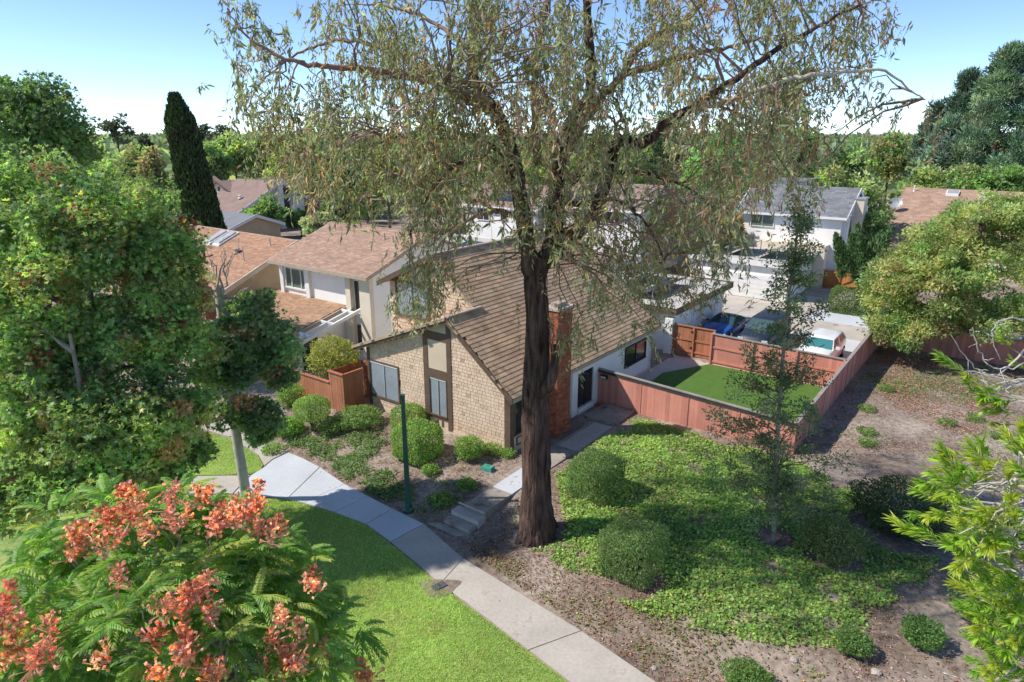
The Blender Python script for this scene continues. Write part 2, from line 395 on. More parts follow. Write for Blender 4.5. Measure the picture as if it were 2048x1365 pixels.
# west fork of the walk and the tan stretch up to the neighbours
for pts, k in (([(-8.32, 22.38), (-10.43, 22.75), (-10.3, 24.2), (-10.02, 24.9), (-9.9, 25.5), (-9.45, 26.2), (-8.6, 25.6), (-7.78, 24.88)], 'conc_new'),
               ([(-10.47, 22.76), (-13.4, 22.75), (-13.4, 24.1), (-10.34, 24.2)], 'conc_old'),
               ([(-13.45, 22.75), (-16.6, 22.6), (-16.6, 23.95), (-13.45, 24.1)], 'conc_old'),
               ([(-10.05, 25.0), (-10.6, 25.95), (-11.3, 26.6), (-12.5, 27.7), (-11.55, 28.6), (-11.1, 27.2), (-9.5, 26.28), (-9.93, 25.55)], 'conc_old'),
               ([(-12.55, 27.75), (-16.0, 29.6), (-15.4, 30.9), (-11.6, 28.65)], 'conc_old')):
    poly_slab('concrete_slab', shrink(pts), .018, .12, M[k], walk)
# ---- raised entry path with its steps
path = struct(bpy.data.objects.new('entry_path', None)); COL.objects.link(path)
def grid_slab(name, u0, u1, d0, d1, z1, th, m, parent):
    return MB().box(u0, u1, d0, d1, z1 - th, z1).make(name, m, parent)
grid_slab('concrete_slab', 9.42, 10.32, -4.15, -2.62, .475, .5, M['conc_dark'], path)
grid_slab('concrete_slab', 9.42, 10.32, -2.60, -.72, .47, .5, M['conc_new'], path)
grid_slab('concrete_slab', 9.46, 10.34, -.70, 1.75, .47, .5, M['conc_dark'], path)
grid_slab('concrete_slab', 9.47, 10.36, 1.77, 4.76, .47, .5, M['conc_old'], path)
grid_slab('concrete_step', 9.14, 10.36, -4.56, -4.155, .33, .4, M['conc_old'], path)
grid_slab('concrete_step', 9.16, 10.30, -4.97, -4.565, .17, .25, M['conc_dark'], path)
grid_slab('step_edge', 9.16, 10.34, -4.19, -4.145, .479, .05, M['conc_old'], path)
grid_slab('landing_slab', 8.86, 10.40, 4.86, 6.78, .60, .6, M['conc_dark'], path)
poly_slab('concrete_slab', [W(9.1, -5.0, 0), W(10.3, -5.0, 0), at(915, 1073, 0) - (.02, .02, 0), at(852, 1048, 0) + (.03, .03, 0)], .03, .12, M['conc_dark'], path)
grid_slab('planter_edging', 9.36, 9.45, -.7, 4.8, .50, .3, M['conc_dark'], path)

# ---- lawns
def lawn(name, pts, z, m):
    P = np.array(pts)[:, :2]; n = len(P)
    return struct(MB().prism([(x, y, z - .05) for x, y in P], (0, 0, .05)).make(name, m))
LJ = curve([(x, y, 0) for x, y in JL], 60)[:, :2]
LAWN1 = [tuple(p) for p in LJ[::1]] + [(6, 0), (-30, 0), (-30, 22.6), (-16.6, 22.55), (-13.4, 22.7), (-10.5, 22.7)]
LAWN1 = [(x - .03, y - .02) for x, y in LAWN1]
lawn('lawn', LAWN1, .012, M['turf'])
LAWN2 = [(-10.12, 25.05), (-10.10, 24.6), (-10.35, 24.3), (-11.5, 24.22), (-13.4, 24.15), (-16.6, 24.0), (-24, 24.0), (-24, 30), (-17, 29.9), (-12.6, 27.65), (-11.35, 26.55), (-10.65, 25.9)]
lawn('lawn_patch', LAWN2, .014, M['turf'])
# ---- artificial turf and patio behind the red fence
struct(MB().box(8.28, 17.4, 6.9, 15.9, .2, .455).make('patio', M['conc_old']))
tp = [W(17.35, 6.95, 0), W(17.35, 15.55, 0), W(10.6, 15.55, 0), at(1325, 746, .48), W(9.2, 11.2, 0), W(9.2, 6.95, 0)]
struct(MB().prism([(p[0], p[1], .40) for p in tp], (0, 0, .085)).make('artificial_turf', M['fakegrass']))
# ---- driveway court in big slabs
court = struct(bpy.data.objects.new('driveway', None)); COL.objects.link(court)
us = [7.95, 12.2, 17.38, 20.5, 24.5]; ds = [16.4, 20.3, 25.45, 29.0, 32.6]
for i in range(4):
    for j in range(4):
        if us[i] > 17 and ds[j] < 25: continue
        k = 'conc_old' if (j == 2 and i < 2) or (j == 3 and i == 0) else 'conc_new'
        grid_slab('concrete_slab', us[i] + .012, us[i + 1] - .012, ds[j] + .012, ds[j + 1] - .012, .465 + rng.normal(0, .002), .3, M[k], court)
for (a, b, c, d, k) in ((2.2, 7.93, 27.4, 32.9, 'conc_old'), (9.9, 13.0, 32.62, 36.4, 'conc_old'), (9.9, 13.6, 36.42, 40.4, 'conc_dark')):
    grid_slab('concrete_slab', a, b, c + .01, d, .466, .3, M[k], court)
# ---- far street
P = [at(600, 402, .4), at(760, 408, .4), at(760, 425, .4), at(640, 424, .4)]
struct(MB().prism([(p[0], p[1], .45) for p in P], (0, 0, .03)).make('street', M['asphalt']))
P = [at(630, 426, .4), at(720, 427, .4), at(720, 452, .4), at(630, 450, .4)]
lw = lawn('far_lawn', P, .50, M['fakegrass'])
# ---- utility covers
def lidbox(name, label, cat, c, yaw, w, l, h, m):
    t = thing(name, label, cat, c); b = MB(); cs, sn = cos(yaw), sin(yaw)
    def q(x, y, z): return (c[0] + x * cs - y * sn, c[1] + x * sn + y * cs, c[2] + z)
    b.hexa([q(-w, -l, -.05), q(w, -l, -.05), q(w, l, -.05), q(-w, l, -.05), q(-w * .94, -l * .94, h), q(w * .94, -l * .94, h), q(w * .94, l * .94, h), q(-w * .94, l * .94, h)])
    b.make('housing', m, t)
    b = MB(); b.hexa([q(-w * .9, -l * .9, h), q(w * .9, -l * .9, h), q(w * .9, l * .9, h), q(-w * .9, l * .9, h), q(-w * .86, -l * .86, h + .025), q(w * .86, -l * .86, h + .025), q(w * .86, l * .86, h + .025), q(-w * .86, l * .86, h + .025)])
    lid = b.make('lid', m, t)
    b = MB(); b.hexa([q(-.05, -.02, h + .025), q(.05, -.02, h + .025), q(.05, .02, h + .025), q(-.05, .02, h + .025), q(-.05, -.02, h + .035), q(.05, -.02, h + .035), q(.05, .02, h + .035), q(-.05, .02, h + .035)])
    b.make('latch', M['trim_dark'], lid)
p = at(976, 946, .3); lidbox('utility_box', 'low teal plastic utility box on the mulch beside the entry path', 'utility box', (p[0], p[1], gz1(p[0], p[1])), YAW + .1, .24, .15, .14, M['box_teal'])
p = at(879, 1174, 0); lidbox('meter_cover', 'dark grey meter cover set in the lawn edge beside the walk', 'meter box', (p[0], p[1], .0), YAW - .25, .15, .24, .03, M['box_grey'])
lm = [(p[0] + .62 * cos(a) * (1 + .15 * sin(3 * a)), p[1] + .42 * sin(a) + .1 * cos(2 * a)) for a in np.linspace(0, 2 * pi, 18)[:-1]]
struct(MB().prism([(x, y, -.02) for x, y in lm], (0, 0, .045)).make('bare_soil_patch', M['soil']))

# ================================================================== MAIN HOUSE (shake gable)
ZF = .5; WU = 8.28
EU, EZ, PU, PZ, HU, HZ = 8.65, 2.99, 5.25, 5.73, 2.70, 7.78        # eave, low ridge, high ridge of the long slope
SL = (HZ - EZ) / (HU - EU)
D0, D1, DB = -.32, 13.05, 1.57                                      # front barge, back barge, upper gable barge
LT = (-.62, 3.45)                                                   # left tip of the low roof
house = thing('shingled_house', 'brown shake-sided gable house with steep brown roof behind the big tree', 'house', W(4, 6, ZF))
b = MB(); rt = lambda u: EZ + SL * (u - EU) - .16                    # underside of long slope
lt = lambda u: LT[1] + (PZ - LT[1]) * (u - LT[0]) / (PU - LT[0]) - .16
b.uz([(0, 0.1), (WU, 0.1), (WU, rt(WU)), (PU, rt(PU)), (0, lt(0))], 0, 1.9)
b.make('gable_wall', M['trim_tan'], house)
b = MB(); ult = lambda u: HZ - .46 * (HU - u) - .16
b.uz([(-.35, 0.1), (WU, 0.1), (WU, rt(WU)), (HU, rt(HU)), (-.35, ult(-.35))], 1.9, D1 - .3)
b.make('house_wall', M['stucco_white'], house)
b = MB(); b.box(-.04, WU + .05, -.055, 0, .1, .62); b.box(WU, WU + .055, 0, D1 - .3, .1, .60); b.make('foundation', M['panel_beige'], house)

# ---- roofs: deck + courses of shingles
TINTS = [(.86, .82, .80), (1, 1, 1), (1.12, 1.08, 1.02), (.95, .98, .92), (1.05, .96, .9), (.75, .72, .70), (1.2, 1.16, 1.1)]
def tile_mesh(name, ex, ey, en, w, h, th, m, tint, lift):
    ex, ey, en = map(lambda v: np.asarray(v, float), (ex, ey, en)); V = []
    for z in (0, 1):
        for (x, y) in ((0, 0), (1, 0), (1, 1), (0, 1)):
            k = th if y == 0 else lift * .15
            V.append(ex * w * (x - .5) + ey * h * y + en * (k * z - (.012 if z == 0 else 0)))
    return np_mesh(name, V, BF, m, np.broadcast_to(tint, (8, 3)))
def shingle(parent, o, ex, ey, en, Wt, Ht, w, expo, th, m, ok, name='shingle', n_parts=0, over=1.15, gap=.035, key=None, jit=.0, tints=TINTS, wts=None):
    """lay courses over a plane; ok(x, y) masks; the n_parts best by key become parts, the rest one part"""
    o, ex, ey, en = map(lambda v: np.asarray(v, float), (o, ex, ey, en)); en = en / np.linalg.norm(en)
    L = []; y = 0; r = 0
    while y < Ht - expo * .3:
        x = (-.5 * w if r % 2 else 0) + rng.uniform(-.2, .2) * w
        while x < Wt:
            wk = int(rng.integers(3)); ww = w * (1 + (wk - 1) * jit)
            if ok(x + ww / 2, y + expo / 2): L.append((x + ww / 2, y, ww))
            x += ww
        y += expo; r += 1
    L.sort(key=key or (lambda q: q[1])); wts = wts or [3, 5, 3, 3, 2, 1.2, 1]
    tid = rng.choice(len(tints), len(L), p=np.array(wts) / sum(wts))
    ms = {}
    nb = MB(); cols = []; gh_ = (1 - gap) / 2
    for i, (x, y, ww) in enumerate(L):
        pos = o + ex * x + ey * y + en * .004
        if i < n_parts:
            k = (int(tid[i]), round(ww, 4))
            if k not in ms: ms[k] = tile_mesh(name, ex, ey, en, ww * (1 - gap), expo * over, th, m, tints[tid[i]], th)
            piece(name, ms[k], pos, parent)
        else:
            V = []
            for z in (0, 1):
                for (a, c) in ((-gh_, 0), (gh_, 0), (gh_, 1), (-gh_, 1)):
                    kk = th if c == 0 else th * .15
                    V.append(pos + ex * ww * a + ey * expo * over * c + en * (kk * z - (.012 if z == 0 else 0)))
            nb.add(V, BF); cols.append(np.broadcast_to(np.array(tints[tid[i]]) * rng.uniform(.93, 1.07), (8, 3)))
    if cols: stuff(nb.make(name + '_field', m, parent, col=np.vstack(cols)))
def deck_uz(parent, pts, d0, d1, th, m, name='roof'):               # slope given as two (u,z) points
    (u0, z0), (u1, z1) = pts
    return MB().uz([(u0, z0), (u1, z1), (u1, z1 - th), (u0, z0 - th)], d0, d1).make(name, m, parent)
# long right-hand slope
roof = deck_uz(house, ((EU, EZ), (PU, PZ)), D0, DB, .14, M['roof_dark'])
roof2 = deck_uz(house, ((EU, EZ), (HU, HZ)), DB, D1, .14, M['roof_dark'])
slope_v = np.array(W(HU, 0, HZ) - W(EU, 0, EZ)); SLEN = np.linalg.norm(slope_v); ey = slope_v / SLEN
ex = W(0, 1, 0) - W(0, 0, 0); en = np.cross(ex, -ey); en = en if en[2] > 0 else -en
PF = np.linalg.norm(W(PU, 0, PZ) - W(EU, 0, EZ))
CH_D0, CH_D1 = 2.35, 3.42
def okmain(x, y):
    if x < .02 or x > D1 - D0 - .02: return False
    if y > PF - .05 and x < DB - D0 + .02: return False
    if y < .62 and CH_D0 - D0 - .05 < x < CH_D1 - D0 + .05: return False
    return y < SLEN - .05
shingle(roof2, W(EU, D0, EZ), ex, ey, en, D1 - D0, SLEN, .34, .205, .022, M['roof_main'], okmain, 'roof_shake', 300, jit=.3)
# low left slope in front of the upper gable, and the hidden upper left slope
roof3 = deck_uz(house, (LT, (PU, PZ)), D0, 1.9, .14, M['roof_dark'])
lv = np.array(W(PU, 0, PZ) - W(LT[0], 0, LT[1])); LL = np.linalg.norm(lv); el = lv / LL; enl = np.cross(el, ex); enl = enl if enl[2] > 0 else -enl
shingle(roof3, W(LT[0], D0, LT[1]), ex, el, enl, 1.88 - D0, LL, .34, .205, .022, M['roof_main'], lambda x, y: 0 < x < 2.2 and y < LL - .05, 'roof_shake', 0, jit=.3)
deck_uz(house, ((-.85, HZ - .46 * (HU + .85)), (HU, HZ)), DB, D1, .14, M['roof_main'])
b = MB(); b.bar(W(PU, D0, PZ + .03), W(PU, 1.9, PZ + .03), .22, .07); b.bar(W(HU, DB, HZ + .03), W(HU, D1, HZ + .03), .22, .07); b.make('ridge_cap', M['trim_tan'], house)
# barge boards
def barge(parent, a, b_, d, h, th, m, name='barge_board'):
    (u0, z0), (u1, z1) = a, b_
    return MB().uz([(u0, z0 + .03), (u1, z1 + .03), (u1, z1 - h), (u0, z0 - h)], d - th, d).make(name, m, parent)
barge(house, (EU, EZ), (PU, PZ), D0, .24, .05, M['trim_brown']); barge(house, (PU, PZ), LT, D0, .24, .05, M['trim_brown'])
barge(house, (PU, PZ), (LT[0] - .04, LT[1] - .02), D0 - .055, .1, .04, M['trim_tan'])
barge(house, (PU - .1, PZ + .08), (HU, HZ), DB, .22, .05, M['trim_tan']); barge(house, (HU, HZ), (-.85, HZ - .46 * (HU + .85)), DB, .22, .05, M['trim_brown'])
barge(house, (EU, EZ), (HU, HZ), D1 + .05, .22, .05, M['trim_brown'])
b = MB(); b.box(EU - .03, EU + .02, D0, CH_D0 - .02, EZ - .19, EZ - .02); b.box(EU - .03, EU + .02, CH_D1 + .02, D1, EZ - .19, EZ - .02); b.make('fascia', M['trim_tan'], house)

# ---- gable cladding
SW = (.93, .93, .93)
WT = [(1, 1, 1), (.95, .94, .93), (1.05, 1.04, 1.02), (.88, .85, .82), (1.02, .99, .95), (.72, .65, .6)]
def okgable(x, y):
    z = .62 + y; u = x
    if u < .1 or u > 8.12: return False
    if z > min(rt(u), lt(u)) - .08: return False
    if 3.70 < u < 5.13: return False
    if .12 < u < 1.99 and 1.10 < z < 2.85: return False
    return True
gx_ = W(1, 0, 0) - W(0, 0, 0); up = np.array([0, 0, 1.]); out = -(W(0, 1, 0) - W(0, 0, 0))
clad = MB().uz([(.16, .62), (8.05, .62), (8.05, rt(8.05) - .02), (PU, rt(PU) - .02), (.16, lt(.16) - .02)], -.012, 0).make('cladding', M['trim_brown'], house)
shingle(clad, W(0, -.014, .62), gx_, up, out, WU, 5.2, .205, .148, .02, M['shingle_wall'], okgable, 'wall_shake', 300, jit=.22, gap=.075, over=.94, tints=WT, wts=[5, 4, 3, 1.2, 3, .3],  # short shakes bare brown backing; these dark strips stand in for course shadows
        key=lambda q: -(q[0] > 5.2) * 10 + q[1])
# upper gable cladding
uclad = MB().uz([(-.3, 3.4), (4.9, 5.3), (HU, rt(HU) - .02), (-.3, ult(-.3) - .02)], 1.885, 1.9).make('cladding', M['trim_brown'], house)
def okup(x, y):
    u = x - .35; z = 3.4 + y
    if u < -.25 or z > min(rt(u), ult(u)) - .08 or z < lt(u) + .1: return False
    return not (.05 < u < 2.3 and 4.55 < z < 6.4)
shingle(uclad, W(-.35, 1.884, 3.4), gx_, up, out, 6, 4.6, .205, .148, .02, M['shingle_wall'], okup, 'wall_shake', 0, jit=.22, gap=.075, over=.94, tints=WT, wts=[5, 4, 3, 1.2, 3, .3])  # dark backing left between courses here too, in place of their shadow lines
# ---- trim boards on the gable (butted)
def board(u0, u1, z0, z1, m, name='trim_board', d0=-.06, d1=-.012): return MB().box(u0, u1, d0, d1, z0, z1).make(name, M[m], house)
board(3.62, 3.88, .55, 4.90, 'trim_brown'); board(4.97, 5.22, .55, 5.36, 'trim_brown')
board(3.88, 4.97, 4.55, 4.92, 'trim_brown'); board(3.88, 4.97, 2.88, 3.24, 'trim_brown'); board(3.88, 4.97, .96, 1.12, 'trim_brown')
board(3.88, 4.97, 3.24, 4.55, 'panel_beige', 'wall_panel', -.035); board(3.88, 4.97, .55, .96, 'panel_beige', 'wall_panel', -.035)
board(4.28, 4.40, .60, .93, 'trim_brown', 'trim_board', -.05, -.036); board(4.58, 4.70, .60, .93, 'trim_brown', 'trim_board', -.05, -.036)
MB().uz([(3.88, 4.92), (4.97, 4.92), (4.97, 5.46), (3.88, 5.05)], -.04, -.012).make('wall_panel', M['panel_beige'], house)
board(8.04, 8.335, .62, 2.98, 'trim_brown', 'corner_board', -.07); board(-.03, .15, .62, 3.42, 'trim_brown', 'corner_board', -.07)
def window(parent, face, pos, a0, a1, z0, z1, fw, fm, gm, mull=(), proud=.07, name='window', rail=(), sash=None):
    """framed window on a wall. face 'd': wall plane d=pos seen from smaller d; 'u': wall plane u=pos seen from larger u"""
    sg = -1 if face == 'd' else 1
    def bx(b, p0, p1, q0, q1, e0, e1):
        lo, hi = sorted((pos + sg * e0, pos + sg * e1))
        return b.box(p0, p1, lo, hi, q0, q1) if face == 'd' else b.box(lo, hi, p0, p1, q0, q1)
    b = MB(); bx(b, a0 - fw, a1 + fw, z1, z1 + fw, .013, proud); bx(b, a0 - fw, a1 + fw, z0 - fw, z0, .013, proud + .03)
    bx(b, a0 - fw, a0, z0, z1, .013, proud); bx(b, a1, a1 + fw, z0, z1, .013, proud)
    o = b.make(name, fm, parent)
    if mull or rail:
        b = MB()
        for m_ in mull: bx(b, m_ - .025, m_ + .025, z0, z1, .03, proud - .01)
        for r_ in rail: bx(b, a0, a1, r_ - .02, r_ + .02, .032, proud - .012)
        b.make('mullion', sash or fm, o)
    e = [a0] + list(mull) + [a1]
    for i in range(len(e) - 1):
        b = MB(); bx(b, e[i] + (.025 if i else 0), e[i + 1] - (.025 if i < len(e) - 2 else 0), z0, z1, .013, .027); b.make('pane', gm, o)
    return o
wn = window(house, 'd', 0, .16, 1.96, 1.16, 2.80, .08, M['trim_brown'], M['glass_blind'], mull=(1.06,), sash=M['galv'])
MB().box(.17, 1.95, -.055, -.028, 2.735, 2.795).make('blind_rail', M['trim_white'], wn)
wn = window(house, 'd', 0, 3.95, 4.90, 1.16, 2.84, .05, M['trim_brown'], M['glass_blind'], mull=(4.43,), proud=.075, sash=M['galv'])
MB().box(3.96, 4.89, -.055, -.028, 2.775, 2.835).make('blind_rail', M['trim_white'], wn)
window(house, 'd', 1.885, .2, 2.15, 4.7, 6.2, .1, M['trim_brown'], M['glass_blind'], mull=(1.2,))
# ---- right-hand wall: bay window, chimney, door, yard window
window(house, 'u', WU, .28, 1.75, 1.22, 2.66, .08, M['trim_brown'], M['glass_dark'], mull=(), rail=())
MB().box(WU + .013, WU + .05, .2, 1.9, .61, 1.08).make('wall_panel', M['panel_beige'], house)
b = MB()
for (d0, d1, z0, z1) in ((.34, 1.7, .98, 1.03), (.34, 1.7, .66, .71), (.34, .42, .71, .98), (1.62, 1.7, .71, .98)): b.box(WU + .05, WU + .075, d0, d1, z0, z1)
b.make('panel_moulding', M['trim_brown'], house)
MB().box(WU + .012, WU + .06, 0, .19, .62, 2.66).make('corner_board', M['trim_brown'], house)
door = MB(); door.box(WU + .01, WU + .12, 4.52, 4.98, .45, 2.7); door.box(WU + .01, WU + .12, 6.36, 6.82, .45, 2.7); door.box(WU + .01, WU + .12, 4.98, 6.36, 2.45, 2.7); door.box(WU + .01, WU + .2, 4.98, 6.36, .45, .74)
dr = door.make('glazed_door', M['trim_white'], house)
MB().box(WU + .02, WU + .06, 4.98, 6.36, .74, 2.45).make('pane', M['glass_dark'], dr)
MB().box(WU + .061, WU + .085, 5.66, 5.70, .74, 2.45).make('mullion', M['trim_dark'], dr)
window(house, 'u', WU, 9.75, 11.95, 1.45, 2.42, .07, M['trim_dark'], M['glass_dark'], mull=(10.85,))
# chimney of real bricks
CU0, CU1, CZ = WU + .0, 8.96, 6.02
chim = MB().box(CU0 + .02, CU1 - .02, CH_D0 + .02, CH_D1 - .02, .1, CZ).make('chimney', M['mortar'], house)
nbk = MB(); bc = []
z = .12; r = 0
while z < CZ - .02:
    wst = .02 if (z < 1.0) else 0
    for face in range(2):
        a0, a1 = (CU0, CU1) if face == 0 else (CH_D0, CH_D1)
        x = a0 - (.11 if r % 2 else 0)
        while x < a1 - .01:
            p0, p1 = max(x, a0), min(x + .205, a1)
            if p1 - p0 > .03:
                pr = rng.uniform(0, .006)
                if face == 0: nbk.box(p0, p1, CH_D0 - pr - wst, CH_D0 + .03, z, z + .062)
                else: nbk.box(CU1 - .03, CU1 + pr + wst, p0, p1, z, z + .062)
                bc.append(np.broadcast_to(np.array([1, 1, 1]) * rng.uniform(.72, 1.25) * np.array([1, rng.uniform(.85, 1.15), rng.uniform(.85, 1.1)]), (8, 3)))
            x += .217
    z += .075; r += 1
stuff(nbk.make('brickwork', M['brick'], chim, col=np.vstack(bc)))
b = MB(); b.box(CU0 - .05, CU1 + .06, CH_D0 - .06, CH_D1 + .06, CZ, CZ + .09); b.make('chimney_cap', M['conc_old'], chim)
b = MB(); b.box(CU0 + .15, CU1 - .15, CH_D0 + .2, CH_D1 - .2, CZ + .09, CZ + .26); b.make('flue', M['rock'], chim)
# roof vents
def vent(parent, p, h, r=.05, m='galv', hood=True):
    b = MB().lathe(p, [(r * 2.2, 0), (r * 1.3, .06), (r, .08), (r, h)], 8); o = b.make('roof_vent', M[m], parent)
    if hood: MB().lathe((p[0], p[1], p[2] + h), [(r * 1.7, 0), (r * 1.7, .07), (r * .4, .13)], 8).make('vent_hood', M[m], o)
def on_slope(u, d): return W(u, d, EZ + SL * (u - EU) + .02)
vent(house, on_slope(3.1, 8.0), .45, .05, 'trim_tan'); vent(house, on_slope(3.6, 7.1), .35, .04, 'trim_tan', False); vent(house, on_slope(7.2, 6.1), .5, .04, 'galv', False)
MB().tube([W(WU + .08, 13.0 - .5, .5), W(WU + .08, 12.5, EZ - .2)], .035, 6).make('downpipe', M['trim_white'], house)

# ================================================================== NEIGHBOUR: WHITE TWO-STOREY HOUSE
wh = thing('stucco_house', 'white stucco two-storey house with tan roof and pale beam trellis, left of the shingled house', 'house', W(-9, 6, ZF))
SWH = (7.35 - 5.6) / (8.5 - 3.65)
def roof_dz(parent, d_e, z_e, d_r, z_r, u0, u1, th, m, deckm, tab=(.33, .15), tints=TINTS, detail=True, name='roof', thk=.016):
    """roof plane climbing along d, eave at d_e"""
    o = MB().dz([(d_e, z_e), (d_r, z_r), (d_r, z_r - th), (d_e, z_e - th)], u0, u1).make(name, deckm if detail else m, parent)
    if detail:
        v = W(0, d_r, z_r) - W(0, d_e, z_e); Lr = np.linalg.norm(v); e1 = W(1, 0, 0) - W(0, 0, 0); e2 = v / Lr
        nn = np.cross(e1, e2); nn = nn if nn[2] > 0 else -nn
        shingle(o, W(u0, d_e, z_e), e1, e2, nn, u1 - u0, Lr, tab[0], tab[1], thk, m, lambda x, y: .01 < x < u1 - u0 - .01 and y < Lr - .03, 'roof_tab', 0, jit=.35, tints=tints)
    return o
PT = [(1, 1, 1), (.9, .88, .88), (1.1, 1.1, 1.1), (.97, .95, .92), (1.05, 1.03, 1.0), (.84, .80, .80), (1.16, 1.15, 1.15)]
MB().dz([(4.3, .1), (12.4, .1), (12.4, 5.75), (8.5, 7.2), (4.3, 5.68)], -12.35, -4.3).make('wall', M['stucco_white'], wh)
roof_dz(wh, 3.62, 5.58, 8.5, 7.35, -12.75, -3.95, .12, M['roof_pink'], M['trim_tan'], tints=PT)
roof_dz(wh, 13.1, 5.6, 8.5, 7.35, -12.75, -3.95, .12, M['roof_pink'], M['trim_tan'], detail=False)
b = MB(); b.box(-12.75, -3.95, 3.56, 3.62, 5.40, 5.60); b.make('fascia', M['trim_tan'], wh)
for i, (a, c) in enumerate((((3.58, 5.60), (8.5, 7.38)),)):
    MB().dz([a, c, (c[0], c[1] - .22), (a[0], a[1] - .22)], -3.95, -3.9).make('barge_board', M['trim_tan'], wh)
b = MB(); b.box(-12.75, -3.95, 8.4, 8.6, 7.33, 7.38); b.make('ridge_cap', M['roof_pink'], wh)
for k in range(12):
    u = -12.4 + k * .74
    MB().dz([(3.66, 5.43), (4.3, 5.66), (4.3, 5.54), (3.66, 5.33)], u, u + .06).make('rafter_tail', M['trim_tan'], wh)
window(wh, 'd', 4.3, -11.95, -10.15, 3.98, 5.12, .09, M['trim_white'], M['glass_green'], mull=(-11.4, -10.5), proud=.1)
for (u0, u1) in ((-12.42, -12.1), (-9.95, -9.62)): MB().box(u0, u1, 4.12, 4.3, 3.4, 5.45).make('pilaster', M['trim_white'], wh)
# tall slot windows between two tan fins at the corner
for (u0, u1) in ((-6.25, -5.85), (-5.1, -4.25)): MB().box(u0, u1, 4.02, 4.3, .4, 5.5).make('corner_fin', M['stucco_cream'], wh)
window(wh, 'd', 4.3, -5.75, -5.2, 3.3, 5.1, .06, M['trim_white'], M['glass_dark'], proud=.06)
window(wh, 'd', 4.3, -5.75, -5.2, 1.1, 2.6, .06, M['trim_white'], M['glass_dark'], proud=.06)
vent(wh, W(-6.4, 7.3, 6.93), .38, .045, 'trim_tan', False); vent(wh, W(-5.6, 7.2, 6.9), .34, .045, 'trim_tan', False)
# low wing with shed roof and beam trellis
MB().dz([(-.3, .1), (4.3, .1), (4.3, 3.45), (-.3, 2.4)], -13.6, -6.75).make('wing_wall', M['stucco_white'], wh)
roof_dz(wh, -.75, 2.42, 4.3, 3.58, -14.1, -6.65, .14, M['roof_pink'], M['trim_tan'], tints=[tuple(np.array(t) * (1.0, .93, .82)) for t in PT])
for u in (-6.5, -5.95, -5.42):
    w_ = .1 if u != -5.42 else .13
    MB().dz([(-1.0, 2.36), (4.28, 3.57), (4.28, 3.39), (-1.0, 2.18)], u, u + w_).make('trellis_beam', M['trim_white'] if u > -6 else M['trim_tan'], wh)
for k in range(4):
    d = -.6 + k * 1.45; z = 2.36 + (d + 1) * (3.57 - 2.36) / 5.28
    MB().dz([(d, z), (d + .09, z + .02), (d + .09, z - .1), (d, z - .12)], -6.4, -5.42).make('trellis_rung', M['trim_white'], wh)
MB().box(-5.5, -5.1, -1.15, -.75, .1, 2.2).make('entry_pier', M['stucco_white'], wh)
MB().box(-6.74, -6.66, 1.2, 2.2, .5, 2.3).make('wing_window', M['glass_dark'], wh)
b = MB(); b.box(-13.3, -12.2, -1.0, -.4, .1, 4.7); ch = b.make('chimney', M['mortar'], wh)
b = MB(); b.box(-13.42, -12.08, -1.12, -.28, 4.25, 4.5); b.make('chimney_band', M['trim_white'], ch)
b = MB(); b.box(-13.05, -12.45, -.9, -.5, 4.7, 4.95); b.box(-13.15, -12.35, -.98, -.42, 4.95, 5.0); b.make('chimney_cowl', M['galv'], ch)
nbk = MB(); bc = []
for r in range(16):
    z = 2.9 + r * .084
    for k in range(6):
        x = -13.3 + k * .19 - (.09 if r % 2 else 0)
        nbk.box(max(x, -13.3), min(x + .175, -12.2), -1.012, -.98, z, z + .07); bc.append(np.broadcast_to(np.ones(3) * rng.uniform(.75, 1.25), (8, 3)))
    for k in range(3):
        nbk.box(-12.22, -12.188, -1.0 + k * .2, -.82 + k * .2, z, z + .07); bc.append(np.broadcast_to(np.ones(3) * rng.uniform(.75, 1.25), (8, 3)))
stuff(nbk.make('brickwork', M['brick'], ch, col=np.vstack(bc)))

# ================================================================== TAN HOUSE WITH SKYLIGHTS
th_ = thing('stucco_house', 'tan stucco house with brown roof carrying two skylights, at far left of the row', 'house', W(-20, 6, ZF))
TE, TR, TZE, TZR = -1.2, 6.75, 2.92, 6.28
MB().dz([(-.6, .1), (14.0, .1), (14.0, 3.15), (TR, 6.1), (-.6, 3.02)], -26.5, -14.5).make('wall', M['stucco_tan'], th_)
tr = roof_dz(th_, TE, TZE, TR, TZR, -27.0, -14.0, .14, M['roof_pink'], M['trim_tan'], tints=[tuple(np.array(t) * (1.02, .90, .80)) for t in PT])
roof_dz(th_, 14.6, 2.95, TR, TZR, -27.0, -14.0, .14, M['roof_pink'], M['trim_tan'], detail=False)
for a, c in (((TE, TZE), (TR, TZR)), ((14.6, 2.95), (TR, TZR))):
    MB().dz([(a[0], a[1] + .02), (c[0], c[1] + .02), (c[0], c[1] - .3), (a[0], a[1] - .3)], -13.99, -13.93).make('barge_board', M['stucco_cream'], th_)
tsl = (TZR - TZE) / (TR - TE)
tz = lambda d: TZE + tsl * (d - TE)
for u in (-22.1, -20.95):
    b = MB().dz([(4.85, tz(4.85) + .02), (6.45, tz(6.45) + .02), (6.45, tz(6.45) + .14), (4.85, tz(4.85) + .14)], u, u + .82); o = b.make('skylight', M['trim_white'], th_)
    MB().dz([(4.93, tz(4.93) + .142), (6.37, tz(6.37) + .142), (6.3, tz(6.3) + .24), (5.0, tz(5.0) + .24)], u + .07, u + .70).make('skylight_dome', M['glass_sky'] if 'glass_sky' in M else M['galv'], o)
vent(th_, W(-19.9, 3.6, tz(3.6)), .6, .1, 'trim_brown'); vent(th_, W(-17.9, 2.9, tz(2.9)), .5, .05, 'galv', False); vent(th_, W(-17.6, 4.6, tz(4.6)), .22, .14, 'trim_tan')
